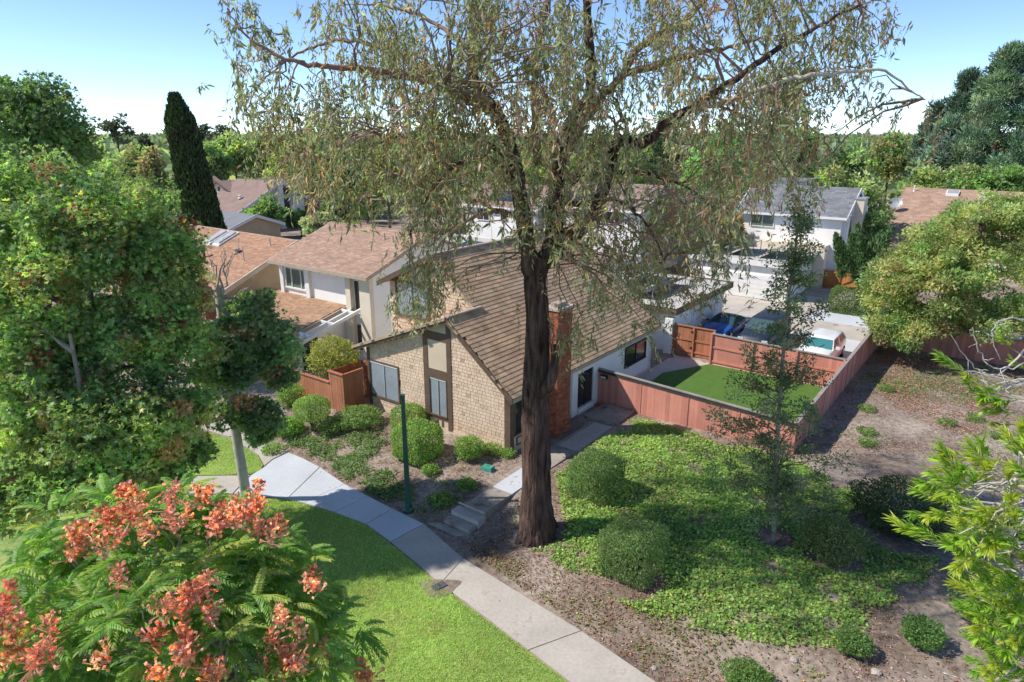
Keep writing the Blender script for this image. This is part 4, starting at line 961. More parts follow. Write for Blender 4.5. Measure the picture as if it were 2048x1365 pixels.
LIMBS = [
 ([(1062, 545), (1053, 480), (1046, 430), (1038, 380), (1027, 320), (1010, 262), (984, 217), (955, 180), (945, 130), (949, 40), (958, -40), (965, -120)], [0, -.1, -.2, -.2, -.3, -.3, -.3, -.2, 0, .3, .5, .7], .25, .10, 'bark_dark'),
 ([(1085, 535), (1105, 490), (1112, 440), (1116, 360), (1125, 290), (1148, 235), (1180, 185), (1182, 100), (1172, 0), (1165, -110)], [.1, .3, .4, .4, .6, .9, 1.2, 1.4, 1.6, 1.8], .30, .09, 'bark_dark'),
 ([(1100, 520), (1130, 478), (1165, 455), (1188, 440), (1196, 410), (1208, 375), (1226, 330), (1232, 284), (1280, 286), (1305, 275), (1332, 246), (1380, 217), (1470, 160), (1536, 110), (1594, 76), (1650, 45), (1720, 10)],
  [.1, 0, -.2, -.3, -.4, -.5, -.7, -.8, -1, -1.1, -1.2, -1.3, -1.5, -1.6, -1.5, -1.3, -1], .24, .03, 'bark_dark'),
 ([(1120, 330), (1150, 275), (1200, 196), (1228, 172), (1250, 140), (1278, 98), (1322, 68), (1372, 38), (1415, -5), (1470, -70)], [.5, .7, .9, 1, 1.1, 1.2, 1.5, 1.8, 2, 2.2], .16, .06, 'bark_red'),
 ([(1246, 150), (1300, 136), (1356, 120), (1406, 104), (1462, 94), (1540, 70)], [1.1, 1, .9, .7, .6, .4], .11, .03, 'bark_red'),
 ([(1380, 217), (1425, 212), (1484, 193), (1560, 164), (1622, 150), (1700, 146), (1768, 142), (1812, 175), (1850, 200)], [-1.3, -1.5, -1.8, -2, -2.2, -2.3, -2.4, -2.4, -2.3], .085, .012, 'bark_pale'),
 ([(988, 218), (950, 205), (912, 185), (883, 168), (830, 156), (777, 146), (720, 140), (674, 133), (617, 131), (572, 119), (522, 94), (480, 60), (455, 20)], [-.3, -.5, -.8, -1, -1.2, -1.4, -1.5, -1.6, -1.7, -1.8, -1.8, -1.7, -1.6], .14, .012, 'bark_red'),
 ([(880, 168), (800, 112), (740, 90), (682, 80), (633, 94), (576, 119), (520, 170), (490, 230)], [-1, -.5, -.2, .1, .3, .5, .8, 1], .07, .012, 'bark_red'),
 ([(990, 210), (945, 183), (905, 180), (850, 190), (800, 220), (760, 270)], [-.3, -1, -1.6, -2.2, -2.6, -3], .07, .015, 'bark_pale'),
 ([(1040, 385), (1000, 330), (950, 312), (900, 340), (850, 400), (820, 470)], [-.2, -.8, -1.4, -1.9, -2.2, -2.4], .08, .02, 'bark_dark'),
 ([(1052, 490), (1050, 450), (1030, 432), (1000, 424), (975, 428), (945, 436), (915, 455)], [-.1, -.3, -.6, -.9, -1.1, -1.3, -1.5], .12, .03, 'bark_red'),
 ([(990, 425), (965, 406), (930, 398), (890, 380), (840, 375)], [-1, -.8, -.5, -.2, 0], .06, .012, 'bark_red'),
 ([(1076, 330), (1070, 200), (1074, 110), (1090, 30), (1110, -60)], [.4, .8, 1.2, 1.5, 1.8], .13, .05, 'bark_red'),
 ([(1115, 400), (1160, 410), (1215, 395), (1260, 415), (1300, 460), (1330, 520)], [.4, -.4, -1.2, -2, -2.5, -2.8], .09, .015, 'bark_dark'),
 ([(1120, 380), (1180, 350), (1260, 345), (1340, 360), (1410, 400), (1450, 470)], [.4, 1.2, 2, 2.6, 3, 3.2], .09, .015, 'bark_dark'),
 ([(1030, 330), (960, 280), (860, 260), (740, 290), (640, 330)], [-.3, .8, 1.8, 2.6, 3], .09, .012, 'bark_dark'),
 ([(945, 110), (890, 60), (830, 30), (760, 10), (690, 10)], [0, .8, 1.4, 1.8, 2], .07, .012, 'bark_red'),
 ([(1232, 284), (1233, 250), (1248, 240), (1252, 262), (1250, 290), (1255, 320)], [-.8, -.9, -1, -1.1, -1.1, -1.1], .05, .02, 'bark_pale'),
]
lpts = []; limb_nb = {}
for pts, dys, r0, r1, bk in LIMBS:
    P = limb(pts, dys); P[1:-1] += rng.normal(0, .02, (len(P) - 2, 3)); R = np.linspace(r0, r1, len(P)) ** 1.0
    bark_tube(P, R, 12, .07, 'limb', M[bk], euc); lpts.append(P[3:])
lpts = np.vstack(lpts)
BLOBS = [(560, 190, 95, 110, .55), (640, 290, 120, 90, 1.15), (760, 190, 120, 105, 1), (760, 350, 120, 75, 1.25), (700, 430, 60, 60, .25), (860, 540, 70, 85, .95), (820, 600, 45, 45, .5), (880, 90, 130, 90, 1), (900, 300, 110, 120, 1.5),
 (930, 420, 70, 60, .6), (1050, 60, 110, 80, .9), (1040, 240, 90, 110, .9), (1150, 150, 90, 130, .9), (1190, 300, 100, 100, 1), (1225, 440, 85, 80, 1.2), (1235, 580, 75, 80, 1.0), (1290, 690, 25, 65, .45), (1400, 430, 100, 110, 1.3),
 (1390, 560, 80, 50, .8), (1320, 120, 120, 110, .6), (1440, 50, 130, 70, .9), (1490, 250, 120, 100, 1.2), (1620, 140, 120, 110, .75), (1590, 320, 75, 70, .8), (1745, 120, 70, 90, .32), (1795, 215, 55, 50, .3), (1680, 30, 90, 40, .5),
 (460, 70, 30, 50, .14), (690, 40, 80, 40, .6), (1085, 500, 40, 40, .5), (1090, 430, 60, 60, .7), (1000, 380, 70, 60, .8), (1000, -90, 420, 80, .5), (1500, -60, 200, 50, .4), (1140, 645, 50, 60, .6), (870, 470, 70, 50, .7), (1270, 520, 60, 60, .8)]
anchors = []
for (bx0, by0, rx, ry, w_) in BLOBS:
    n_ = max(2, int(rx * ry * w_ / 470))
    for k in range(n_):
        a = rng.random() * 2 * pi; r_ = math.sqrt(rng.random())
        px, py = bx0 + rx * r_ * cos(a), by0 + ry * r_ * sin(a)
        lim = 3.0 if 600 < px < 1600 else 1.3
        if by0 > 470: lim = 1.2
        dy = float(np.clip(rng.normal(-.3, lim * .75), -lim * 1.6, lim * 1.6))
        anchors.append(atY(px, py - 25, TY + dy))
anchors = np.array(anchors)
br = NB(); lv = NB()
EP = np.array([(.21, .235, .13), (.25, .275, .17), (.36, .37, .27), (.16, .185, .10), (.36, .20, .14), (.42, .28, .21), (.32, .31, .15)])
EW = [4, 4, 2.6, 2.6, 3.2, 2.0, 1.4]
P_, A_, N_, C_ = [], [], [], []
for a in anchors:
    w3 = np.array([1, 1, 1.4]); d_ = np.linalg.norm((lpts - a) * w3, axis=1) + .8 * np.clip(lpts[:, 2] - a[2] - 1.5, 0, 9)
    q = lpts[int(np.argmin(d_ + rng.random(len(d_)) * .4))]; L_ = np.linalg.norm(q - a)
    branch_to(br, q, a, min(.045, .010 + .008 * L_), .008, 6, sag=.10, wob=.10, sides=4, col=colvar((.20, .13, .10), 1)[0])
    cp = pick(EP, EW, 1)[0]
    out_ = (a - q); out_[2] = 0; out_ = out_ / (np.linalg.norm(out_) + .2)
    for k in range(int(rng.integers(8, 13))):
        s0 = a + rng.normal(0, .36, 3); Lk = rng.uniform(.3, .95); dr = out_ * rng.uniform(.1, .7) + rng.normal(0, .35, 3)
        t = np.linspace(0, 1, 5)[:, None]; P = s0 + dr * t * Lk * .7 + np.array([0, 0, -1.0]) * (t ** 1.5) * Lk
        V, F = tube_arr(P, np.linspace(.006, .003, 5), 3); br.add(V, F, np.array((.22, .11, .08)))
        m_ = int(Lk * 17) + 4; tt = rng.random(m_); i = np.clip((tt * 4).astype(int), 0, 3); f = (tt * 4 - i)[:, None]
        P_.append(P[i] * (1 - f) + P[i + 1] * f + rng.normal(0, .03, (m_, 3)))
        A_.append(rng.normal(0, .62, (m_, 3)) + np.array([0, 0, -1.0]) + dr * .3); N_.append(rand_dir(m_))
        mix = rng.random(m_)[:, None] < .55
        C_.append(np.where(mix, cp, pick(EP, EW, m_)))
P_ = np.vstack(P_); n_ = len(P_); s_ = np.exp(rng.normal(0, .22, n_))
V, F, k_ = leaves(P_, np.vstack(A_), np.vstack(N_),   .17 * s_, .042 * s_, T_long())
lv.add(V, F, np.repeat(colvar(np.vstack(C_), n_, .22, .08), k_, 0))
stuff(br.make('twigs', mat('twig', (1, 1, 1), .9, .1, 4, attr=True), euc))
stuff(lv.make('foliage', M['leaf'], euc))
print('eucalyptus leaves', n_)
# broken stub with bare water shoots on the right of the trunk
st = limb([(1082, 790), (1100, 765), (1108, 735), (1110, 690)], [-.2, -.5, -.55, -.5], 14); bark_tube(st, np.linspace(.2, .11, 14), 12, .08, 'stub', M['bark_dark'], euc)
sh = NB()
for (x, y, dy) in ((1105, 620, -.8), (1122, 600, -.3), (1135, 640, -1), (1160, 690, -.6), (1098, 650, -.1), (1148, 610, -.9), (1180, 600, -.5), (1090, 600, -.2)):
    branch_to(sh, st[-3] + rng.normal(0, .04, 3), atY(x, y, TY + dy), .03, .007, 9, sag=.03, wob=.12, sides=5, col=(.26, .12, .085))
stuff(sh.make('dead_shoots', mat('dead shoot', (1, 1, 1), .9, .1, 4, attr=True), euc))

# ================================================================== GENERIC TREES
def tree(name, label, base, crown, trunk_r, bark, palette, weights, K, rc, per, L, Wd, tmpl, group=None, limbs=7, lean=(0, 0), flat=.75, inner=.45, cut=-.75, up=.6, leafm='leaf', cat='tree', cv=.18, shape=None, extra=None, droop=0., tpath=None, mixleaf=0.):
    """crown = list of (centre, radii, share)"""
    base = np.asarray(base, float); t = thing(name, label, cat, base, group)
    tot = sum(c[2] for c in crown); cen = np.vstack([ell_points(c[0], c[1], max(2, int(K * c[2] / tot)), inner, cut) for c in crown])
    if shape is not None: cen = shape(cen)
    main = np.average([c[0] for c in crown], axis=0, weights=[c[2] for c in crown]); topz = max(c[0][2] + c[1][2] * .5 for c in crown)
    tp = curve([base - (0, 0, .15), base * .6 + main * .4 + (lean[0], lean[1], 0), main, (main[0], main[1], topz)], 14)
    if tpath is not None: tp = curve(tpath, 14)
    V, F = tube_arr(tp, np.linspace(trunk_r, trunk_r * (.22 if tpath is None else .7), 14), 9); obj('trunk', V, F, M[bark], t, smooth=True)
    nb = NB(); sel = cen[rng.choice(len(cen), min(limbs, len(cen)), replace=False)]
    for c in sel:
        j = int(np.clip(np.argmin(abs(tp[:, 2] - (c[2] - .35 * np.linalg.norm(c[:2] - main[:2])))), 3, 12))
        branch_to(nb, tp[j], c, trunk_r * .42, trunk_r * .1, 6, sag=.06, wob=.12, sides=5)
    if limbs: stuff(nb.make('limbs', M[bark], t, smooth=True, col=False))
    cols = colvar(pick(palette, weights, len(cen)), len(cen), cv, .05)
    if mixleaf:
        alt = colvar(pick(palette, weights, len(cen)), len(cen), cv, .05)
        cols = np.vstack([cols, alt])
    lf = NB(); clump_leaves(lf, np.vstack([cen, cen + rng.normal(0, rc * .5, cen.shape)]) if mixleaf else cen, rc * np.exp(rng.normal(0, .22, len(cols))), per // (2 if mixleaf else 1), L, Wd, cols, tmpl, flat=flat, up=up, droop=droop)
    if extra: extra(lf, cen)
    stuff(lf.make('foliage', M[leafm], t)); return t, tp, cen
# ---- sweetgums at left
SG = [(.15, .28, .045), (.20, .33, .05), (.27, .38, .06), (.11, .21, .04), (.42, .38, .07), (.48, .19, .08), (.36, .08, .05)]
SGW = [5, 5, 4, 2.4, 1.0, .55, .4]
c0 = atY(150, 500, 21); bz = (-13.7, 19.8, -.03)
tree('sweetgum_tree', 'big bright green sweetgum with red and orange leaf tips filling the left edge', bz,
     [(atY(120, 560, 19.8), (3.1, 2.2, 2.9), 3), (atY(250, 470, 20.2), (1.8, 1.8, 1.7), 1.6), (atY(325, 540, 20.4), (1.15, 1.3, 1.5), .8), (atY(150, 420, 20), (1.3, 1.5, 1.5), .8), (atY(60, 720, 19.4), (2.6, 1.8, 2.0), 1.7), (atY(230, 700, 19.8), (2.3, 1.8, 1.6), 1.6), (atY(340, 700, 20), (1.3, 1.2, 1.2), .8), (atY(20, 480, 19.6), (1.6, 1.5, 1.8), .9), (atY(350, 620, 20), (1.0, 1.0, 1.2), .5)],
     .27, 'bark_grey', SG, SGW, 520, .44, 150, .135, .15, T_star(), limbs=30, inner=.42, cv=.16, mixleaf=.5, lean=(-.5, .2))
tree('sweetgum_tree', 'tall darker sweetgum behind the bright one, its pointed tops against the sky', (-22.5, 34, .4),
     [(atY(40, 260, 34), (2.6, 2.2, 2.6), 1.2), (atY(95, 240, 34), (1.1, 1.2, 2.3), .7), (atY(20, 230, 34), (1.1, 1.2, 1.9), .5), (atY(140, 275, 34), (.9, 1, 2.0), .6), (atY(90, 350, 34), (3.2, 2.4, 3.2), 1.4)], .3, 'bark_grey',
     [(.11, .21, .045), (.15, .27, .05), (.20, .32, .06), (.32, .20, .06)], [4, 4, 2, .25], 150, .65, 130, .2, .2, T_star(), limbs=10)
tree('sweetgum_tree', 'nearer yellow-green sweetgum with orange leaves and a leaning grey trunk, low at the left edge', (-12.2, 17.6, 0),
     [(atY(180, 830, 18.5), (2.6, 1.6, 1.1), 2), (atY(330, 830, 19), (1.5, 1.3, .8), 1), (atY(60, 860, 18), (1.8, 1.4, 1.2), 1), (atY(160, 980, 17.6), (2.4, 1.2, .9), 1.5), (atY(40, 1000, 17), (1.6, 1.0, .9), .9), (atY(260, 900, 18), (1.6, 1.2, .9), 1.1), (atY(380, 905, 18.8), (.8, .8, .5), .4), (atY(300, 960, 18), (1.0, .9, .5), .5), (atY(40, 700, 18.5), (1.2, 1.2, 1.2), .7)], .2, 'bark_grey',
     [(.22, .34, .05), (.30, .38, .06), (.17, .28, .045), (.38, .36, .07), (.48, .24, .07), (.44, .13, .07)], [4, 3.4, 3, 1.6, 1.1, .5], 330, .42, 120, .15, .17, T_star(), limbs=18, inner=.55, cv=.2)
# young sweetgum on the lawn, half bare at its top
sb = at(492, 990, 0); t, tp, cen = tree('sweetgum_tree', 'young sweetgum with pale straight trunk and bare grey top, at the fork of the walk', (sb[0], sb[1], 0),
     [(atY(505, 640, 22.3), (.95, .9, .75), 1.1), (atY(475, 740, 22.2), (1.3, 1.1, .75), 1.6), (atY(545, 740, 22.4), (.8, .8, .9), 1), (atY(440, 690, 22.2), (.6, .6, .6), .5), (atY(490, 830, 22.3), (1.1, 1.0, .6), 1.0), (atY(540, 860, 22.4), (.6, .6, .5), .4), (atY(430, 760, 22), (.8, .8, .5), .5), (atY(520, 610, 22.4), (.6, .6, .5), .5), (atY(560, 680, 22.4), (.5, .5, .7), .5), (atY(500, 700, 22.3), (1.2, 1, 1), 1.2)],
     .19, 'bark_pale', [(.12, .22, .065), (.16, .28, .08), (.22, .33, .12), (.42, .24, .12)], [4, 4, 2, .5], 150, .38, 110, .16, .18, T_star(), limbs=14, tpath=[(sb[0], sb[1], -.15), atY(485, 945, 22.35), atY(476, 890, 22.35), atY(462, 800, 22.35), atY(450, 700, 22.35), atY(440, 600, 22.35), atY(436, 572, 22.35)])
nb = NB()
for (x0, y0, x1, y1) in ((440, 610, 465, 505), (445, 625, 395, 560), (445, 650, 380, 640), (450, 660, 520, 640), (445, 640, 530, 655), (440, 600, 425, 520), (450, 680, 540, 690), (455, 700, 400, 720), (442, 620, 500, 575), (442, 590, 448, 500)):
    branch_to(nb, atY(x0, y0, 22.35), atY(x1, y1, 22.35 + rng.uniform(-.8, .8)), .05, .008, 9, sag=.05, wob=.12, sides=5)
    for k in range(2): branch_to(nb, atY((x0 + x1) / 2, (y0 + y1) / 2, 22.3), atY(x1 + rng.uniform(-30, 30), y1 + rng.uniform(-40, 10), 22.3 + rng.uniform(-.5, .5)), .018, .005, 6, wob=.15, sides=4)
stuff(nb.make('bare_branches', M['bark_pale'], t, col=False))
# ---- cypress
cb = np.array([-25.6, 58.0, .4]); cy = thing('cypress_tree', 'tall dark green columnar cypress rising behind the skylight roof', 'tree', cb)
MB().tube([cb - (0, 0, .1), cb + (0, 0, 13)], [.3, .06], 8).make('trunk', M['bark_brown'], cy)
nb = NB(); n_ = 15000; z = rng.random(n_); rr_ = 1.75 * np.minimum(1, (1 - z) * 6 + .22) * (1 - .48 * z) * np.clip(.55 + z * 5, 0, 1); a = rng.random(n_) * 2 * pi
rr_ = rr_ * (.86 + .22 * fbm(a * 3.2 / pi * 2, z * 14)) * rng.random(n_) ** .18
axis_ = np.array([-27.0, 58.0]) - cb[:2]
pos = np.stack([cb[0] + axis_[0] * z + rr_ * np.cos(a), cb[1] + rr_ * np.sin(a), .4 + .6 + z * 14.6], 1)
ax_ = np.stack([np.cos(a) * .35, np.sin(a) * .35, np.ones(n_)], 1) + rng.normal(0, .25, (n_, 3)); nm_ = np.stack([np.cos(a), np.sin(a), np.full(n_, .25)], 1) + rng.normal(0, .35, (n_, 3))
V, F, k_ = leaves(pos, ax_, nm_, .5, .18, T_blade()); nb.add(V, F, np.repeat(colvar((.042, .078, .024), n_, .28), k_, 0)); stuff(nb.make('foliage', M['needle'], cy))
# ---- slim young tree by the fence corner
p = at(1547, 1090, .4); sz = gz1(p[0], p[1]); ys = p[1]
prof = [(430, 12, .5), (470, 28, .6), (520, 42, .9), (580, 55, 1.0), (640, 52, .9), (700, 62, 1.0), (760, 80, 1.4), (830, 115, 1.8), (900, 115, 1.8), (960, 90, 1.6), (1010, 66, 1.0)]
cl = []
for (y0, hw, w_) in prof:
    for k in range(int(15 * w_)):
        xx = np.interp(y0, [430, 700, 1090], [1600, 1570, 1547]); o_ = np.clip(rng.normal(0, .55), -1.15, 1.15) * hw
        cl.append(atY(xx + o_, y0 + rng.uniform(-30, 30) + abs(o_) * .15, ys + rng.normal(0, hw / 65 * .45)))
cl = np.array(cl); st_ = thing('young_tree', 'slim young tree with thin straight trunk and sparse grey-green leaves by the fence corner', 'tree', (p[0], p[1], sz))
tk = curve([(p[0], p[1], sz - .1), atY(1553, 900, ys), atY(1562, 760, ys), atY(1575, 620, ys), atY(1590, 500, ys), atY(1602, 420, ys)], 26)
V, F = tube_arr(tk, np.linspace(.085, .012, 26), 9); obj('trunk', V, F, M['bark_grey'], st_, smooth=True)
nb = NB()
for c in cl:
    j = int(np.argmin(abs(tk[:, 2] - (c[2] - .5 * np.linalg.norm(c[:2] - tk[10, :2]))))); branch_to(nb, tk[j], c, .018, .004, 6, sag=.05, wob=.1, sides=4)
stuff(nb.make('limbs', M['bark_brown'], st_, col=False))
lf = NB(); cols = colvar(pick([(.10, .15, .06), (.14, .19, .09), (.19, .23, .13), (.07, .12, .045), (.18, .13, .07)], [4, 3, 2, 3, .8], len(cl)), len(cl), .15)
clump_leaves(lf, cl, rng.uniform(.2, .42, len(cl)), 105, .085, .045, cols, T_blade(), flat=.7)
stuff(lf.make('foliage', M['leaf'], st_))
# ---- broad yellow-green tree at right
CAR = [(.24, .29, .045), (.32, .34, .055), (.17, .25, .035), (.36, .28, .07), (.12, .19, .03), (.16, .31, .045)]
tree('broad_tree', 'broad dome-shaped tree with dense yellow-green leaves at right edge beyond the fence', (26.6, 38.4, .4),
     [(atY(1960, 530, 38.5), (4.8, 3.6, 3.5), 3), (atY(1850, 570, 37.5), (3.0, 2.8, 2.3), 1.9), (atY(1820, 660, 36.8), (2.2, 2.2, 1.2), 1.0), (atY(2060, 490, 39), (3.6, 3.0, 2.9), 1.4), (atY(1960, 640, 36.5), (4.0, 2.2, 1.5), 1.7), (atY(1780, 600, 38), (1.2, 1.5, 1.4), .6), (atY(1990, 440, 39), (2.6, 2.2, 1.6), .9)],
     .42, 'bark_brown', CAR, [4, 3.5, 3, 1.6, 2, 1.6], 620, .6, 120, .19, .10, T_blade(), limbs=26, inner=.32, flat=.6, cut=-.35, cv=.2)
# ---- golden rain tree in the foreground
gc = np.array([-5.75, 9.4, 5.1]); gr_ = np.array([3.0, 2.5, 2.2])
gr = thing('goldenrain_tree', 'foreground goldenrain tree with drooping fern-like leaves and salmon seed pods, bottom left', 'tree', (-5.3, 9.2, 0))
gtr = curve([(-5.3, 9.2, -.1), (-5.2, 9.3, 1.5), (-5.4, 9.4, 2.8), (-5.5, 9.5, 3.8)], 12); V, F = tube_arr(gtr, np.linspace(.2, .13, 12), 10); obj('trunk', V, F, M['bark_pale'], gr, smooth=True)
def hit_ell(px, py, c, r, k=1.0):
    d = ray(px, py); o = np.array([0, 0, CAM_H]); A = d / r; B = (o - c) / r
    a_, b_, cc = A @ A, A @ B, B @ B - k * k; D = b_ * b_ - a_ * cc
    return o + d * ((-b_ - math.sqrt(max(D, 0))) / a_)
def frond_mesh(L, pairs, col, drop, seed):
    r2 = np.random.default_rng(seed); nb = NB(); t = np.linspace(0, 1, 9)
    R = np.stack([np.zeros(9), t * L, .10 * L * np.sin(pi * t * .6) - drop * L * t ** 2.2], 1)
    V, F = tube_arr(R, np.linspace(.005, .002, 9), 3); nb.add(V, F, np.array(col) * 1.3)
    pos, ax, nm, ls = [], [], [], []
    for i in range(pairs):
        f = .16 + .82 * i / (pairs - 1); q = np.array([0, f * L, np.interp(f, t, R[:, 2])]); sz_ = (.55 + .45 * sin(pi * (.15 + .7 * f)))
        for s in (-1, 1):
            pos.append(q); ax.append((s * (1.0 - .3 * f), .55 + .4 * f, -.35 - drop * f * .8 + r2.normal(0, .12))); nm.append((s * .25, 0, 1)); ls.append(sz_)
    pos.append(R[-1]); ax.append((0, 1, -drop * 1.6)); nm.append((0, 0, 1)); ls.append(.9); ls = np.array(ls)
    V, F, k = leaves(np.array(pos), np.array(ax), np.array(nm, float), L * .32 * ls, L * .11 * ls, T_long()); C = colvar(col, len(pos), .12); 
    nb.add(V, F, np.repeat(C, k, 0)); return np.vstack(nb.V), np.vstack(nb.F), np.vstack(nb.C)
FCOL = [(.18, .35, .045), (.25, .41, .05), (.14, .28, .045), (.36, .44, .055), (.20, .37, .06)]
FR = [frond_mesh(.43, 10, FCOL[k % 5], .36 + .2 * (k % 3), k) for k in range(10)]
FRM = [np_mesh('compound_leaf', V, F, M['leaf'], C) for V, F, C in FR]
from mathutils import Matrix
fr_list = []; tips = []
while len(tips) < 320:
    d = rand_dir(1)[0]
    if d[2] < -.45: continue
    q = gc + d * gr_ * rng.uniform(.62, 1.0) * (.70 + .52 * vnoise(np.array([d[0] * 2.2 + 9]), np.array([d[1] * 2.2 + d[2] * 1.7 + 9]))[0])
    tips.append(q)
gbr = NB()
for q in tips:
    j = rng.integers(6, 12); branch_to(gbr, gtr[j], q, .035, .010, 8, sag=.06, wob=.10, sides=5)
    od = (q - gc) / gr_; od = od / np.linalg.norm(od)
    for k in range(int(rng.integers(7, 11))):
        a = rng.random() * 2 * pi; y = np.array([cos(a), sin(a), rng.uniform(-.15, .5)]) + od * .6; y /= np.linalg.norm(y)
        z = np.array([0, 0, 1.]) - y * y[2]; z /= np.linalg.norm(z); x = np.cross(y, z)
        fr_list.append((np.linalg.norm(q - (0, 0, CAM_H)), q + rng.normal(0, .05, 3), x, y, z, rng.uniform(.8, 1.2), int(rng.integers(10))))
stuff(gbr.make('branches', M['bark_pale'], gr, col=False))
def seen(q):
    y_ = q[1] * _c - (q[2] - CAM_H) * _s; yc = q[1] * _s + (q[2] - CAM_H) * _c
    return 0 < 1024 + FPX * q[0] / y_ < 2048 and 0 < 682 - FPX * yc / y_ < 1365
fr_list.sort(key=lambda f: f[0] + (0 if seen(f[1]) else 50)); rest = NB()
for i, (d, q, x, y, z, s, v) in enumerate(fr_list):
    if i < 300:
        o = piece('compound_leaf', FRM[v], q, gr); o.rotation_euler = Matrix(np.stack([x, y, z], 1)).to_euler(); o.scale = (s, s, s)
    else:
        V, F, C = FR[v]; rest.add(q + (V * s) @ np.stack([x, y, z]), F, C)
stuff(rest.make('foliage', M['leaf'], gr))
def pod_mesh(seed, col):
    r2 = np.random.default_rng(seed); nb = NB(); n = 46
    stem = np.stack([r2.normal(0, .01, 6), r2.normal(0, .01, 6), np.linspace(0, .42, 6)], 1); V, F = tube_arr(stem, np.linspace(.006, .003, 6), 3); nb.add(V, F, np.array((.4, .2, .12)))
    for k in range(n):
        h = r2.random(); c = np.array([0, 0, .06 + h * .36]) + np.append(r2.normal(0, .085 * (1.15 - h * .7), 2), r2.normal(0, .02)); s = r2.uniform(.024, .036); up_ = rand_dir(1)[0]; 
        x = np.cross(up_, (0, .3, 1)); x /= np.linalg.norm(x); y = np.cross(up_, x)
        P = [c - up_ * s * 1.1] + [c + s * (cos(b) * x + sin(b) * y) for b in (0, 2.094, 4.189)] + [c + up_ * s * 1.3]
        # three papery faces, as quads
        F = np.array([(0, 1, 4, 2), (0, 2, 4, 3), (0, 3, 4, 1)]); cc = np.array(col) * np.exp(r2.normal(0, .22)) * np.exp(r2.normal(0, .06, 3)); nb.add(np.array(P + [(0, 0, c[2] * .8), (.004, 0, c[2] * .8 + .004)]), np.vstack([F, [(0, 1, 6, 5)]]), cc)
    return np_mesh('seed_pod_cluster', np.vstack(nb.V), np.vstack(nb.F), M['petal'], np.vstack(nb.C))
PODS = [pod_mesh(k, c) for k, c in enumerate([(.84, .52, .43), (.78, .45, .37), (.86, .56, .47), (.70, .37, .30), (.80, .50, .42), (.84, .49, .40)])]
PODXY = [(255, 1010), (300, 1005), (340, 980), (215, 1040), (180, 1065), (330, 1025), (395, 1000), (500, 990), (455, 1035), (480, 1055), (530, 1050), (540, 1085), (495, 1030), (565, 1065), (130, 1120), (165, 1090), (375, 1165), (370, 1195), (395, 1180), (430, 1240),
         (410, 1215), (640, 1180), (330, 1215), (15, 1200), (25, 1260), (85, 1270), (20, 1320), (65, 1330), (92, 1320), (372, 1265), (378, 1300), (295, 1290), (572, 1250), (592, 1290), (555, 1290), (545, 1335), (600, 1325), (650, 1320), (325, 1350), (410, 1350),
         (380, 1330), (715, 1350), (742, 1345), (200, 1345), (235, 1172), (270, 1040), (240, 1075), (190, 1110), (350, 1050), (310, 1060), (515, 1020), (5, 1230), (45, 1300), (570, 1340), (440, 1060)]
for k, (px, py) in enumerate(PODXY):
    for rep in range(1 + (k % 3 == 0)):
        q = hit_ell(px + rng.uniform(-10, 10), py + 12 + rng.uniform(-8, 14), gc, gr_, rng.uniform(1.0, 1.08))
        o = piece('seed_pod_cluster', PODS[rng.integers(6)], q, gr, rot=(rng.normal(0, .3), rng.normal(0, .3), rng.random() * 6)); o.scale = (1, 1, 1)
# ---- fern pine at right foreground
pd = thing('fern_pine_tree', 'foreground fern pine reaching in from the right with yellow-green strap leaves', 'tree', (8.6, 6.0, .4))
ptr = curve([(8.6, 6.0, .3), (8.5, 6.0, 5), (8.4, 6.1, 9), (8.3, 6.1, 12.5)], 20); V, F = tube_arr(ptr, np.linspace(.24, .07, 20), 10); obj('trunk', V, F, M['bark_pale'], pd, smooth=True)
def spray_mesh(seed, col):
    r2 = np.random.default_rng(seed); nb = NB(); L = .26; t = np.linspace(0, 1, 5); R = np.stack([np.zeros(5), t * L, .03 * t ** 2], 1); V, F = tube_arr(R, np.linspace(.005, .003, 5), 4); nb.add(V, F, np.array((.35, .33, .25)))
    n = 40; f = np.sqrt(r2.random(n)); pos = np.stack([np.zeros(n), f * L, .03 * f ** 2], 1); a = r2.random(n) * 2 * pi
    ax = np.stack([np.cos(a) * .95, np.full(n, .75) + f * .7, np.sin(a) * .65 + .18], 1); nm = np.stack([r2.normal(0, .3, n), r2.normal(0, .3, n), np.ones(n)], 1)
    V, F, k = leaves(pos, ax, nm, .108 * np.exp(r2.normal(0, .18, n)), .02, T_long()); C = np.array(col) * np.exp(r2.normal(0, .2, (n, 1))) * (.72 + .5 * f[:, None] * np.array([1.15, 1.0, .8])); nb.add(V, F, np.repeat(C, k, 0))
    return np_mesh('leaf_spray', np.vstack(nb.V), np.vstack(nb.F), M['leaf'], np.vstack(nb.C))
SPR = [spray_mesh(40 + k, c) for k, c in enumerate([(.32, .44, .07), (.24, .39, .06), (.40, .47, .08), (.19, .34, .06), (.30, .43, .09), (.36, .43, .07)])]
PPOLY = [(1885, 985), (1930, 930), (1985, 915), (2090, 890), (2100, 1400), (2000, 1400), (1975, 1280), (1960, 1200), (1985, 1140), (1930, 1100), (1880, 1060)]
pts = []
while len(pts) < 235:
    x, y = rng.uniform(1830, 2100), rng.uniform(880, 1400)
    if inside(PPOLY, np.array([x]), np.array([y]))[0] and fbm(np.array([x / 45.]), np.array([y / 45.]))[0] > .40: pts.append((x, y, rng.uniform(5.2, 7.0)))
pts += [(1845, 1090, 6.6), (1858, 1082, 6.6), (1840, 1080, 6.6), (1870, 1030, 6.6), (1885, 1020, 6.5), (1900, 1095, 6.3), (1880, 1090, 6.4), (1905, 1010, 6.4)]
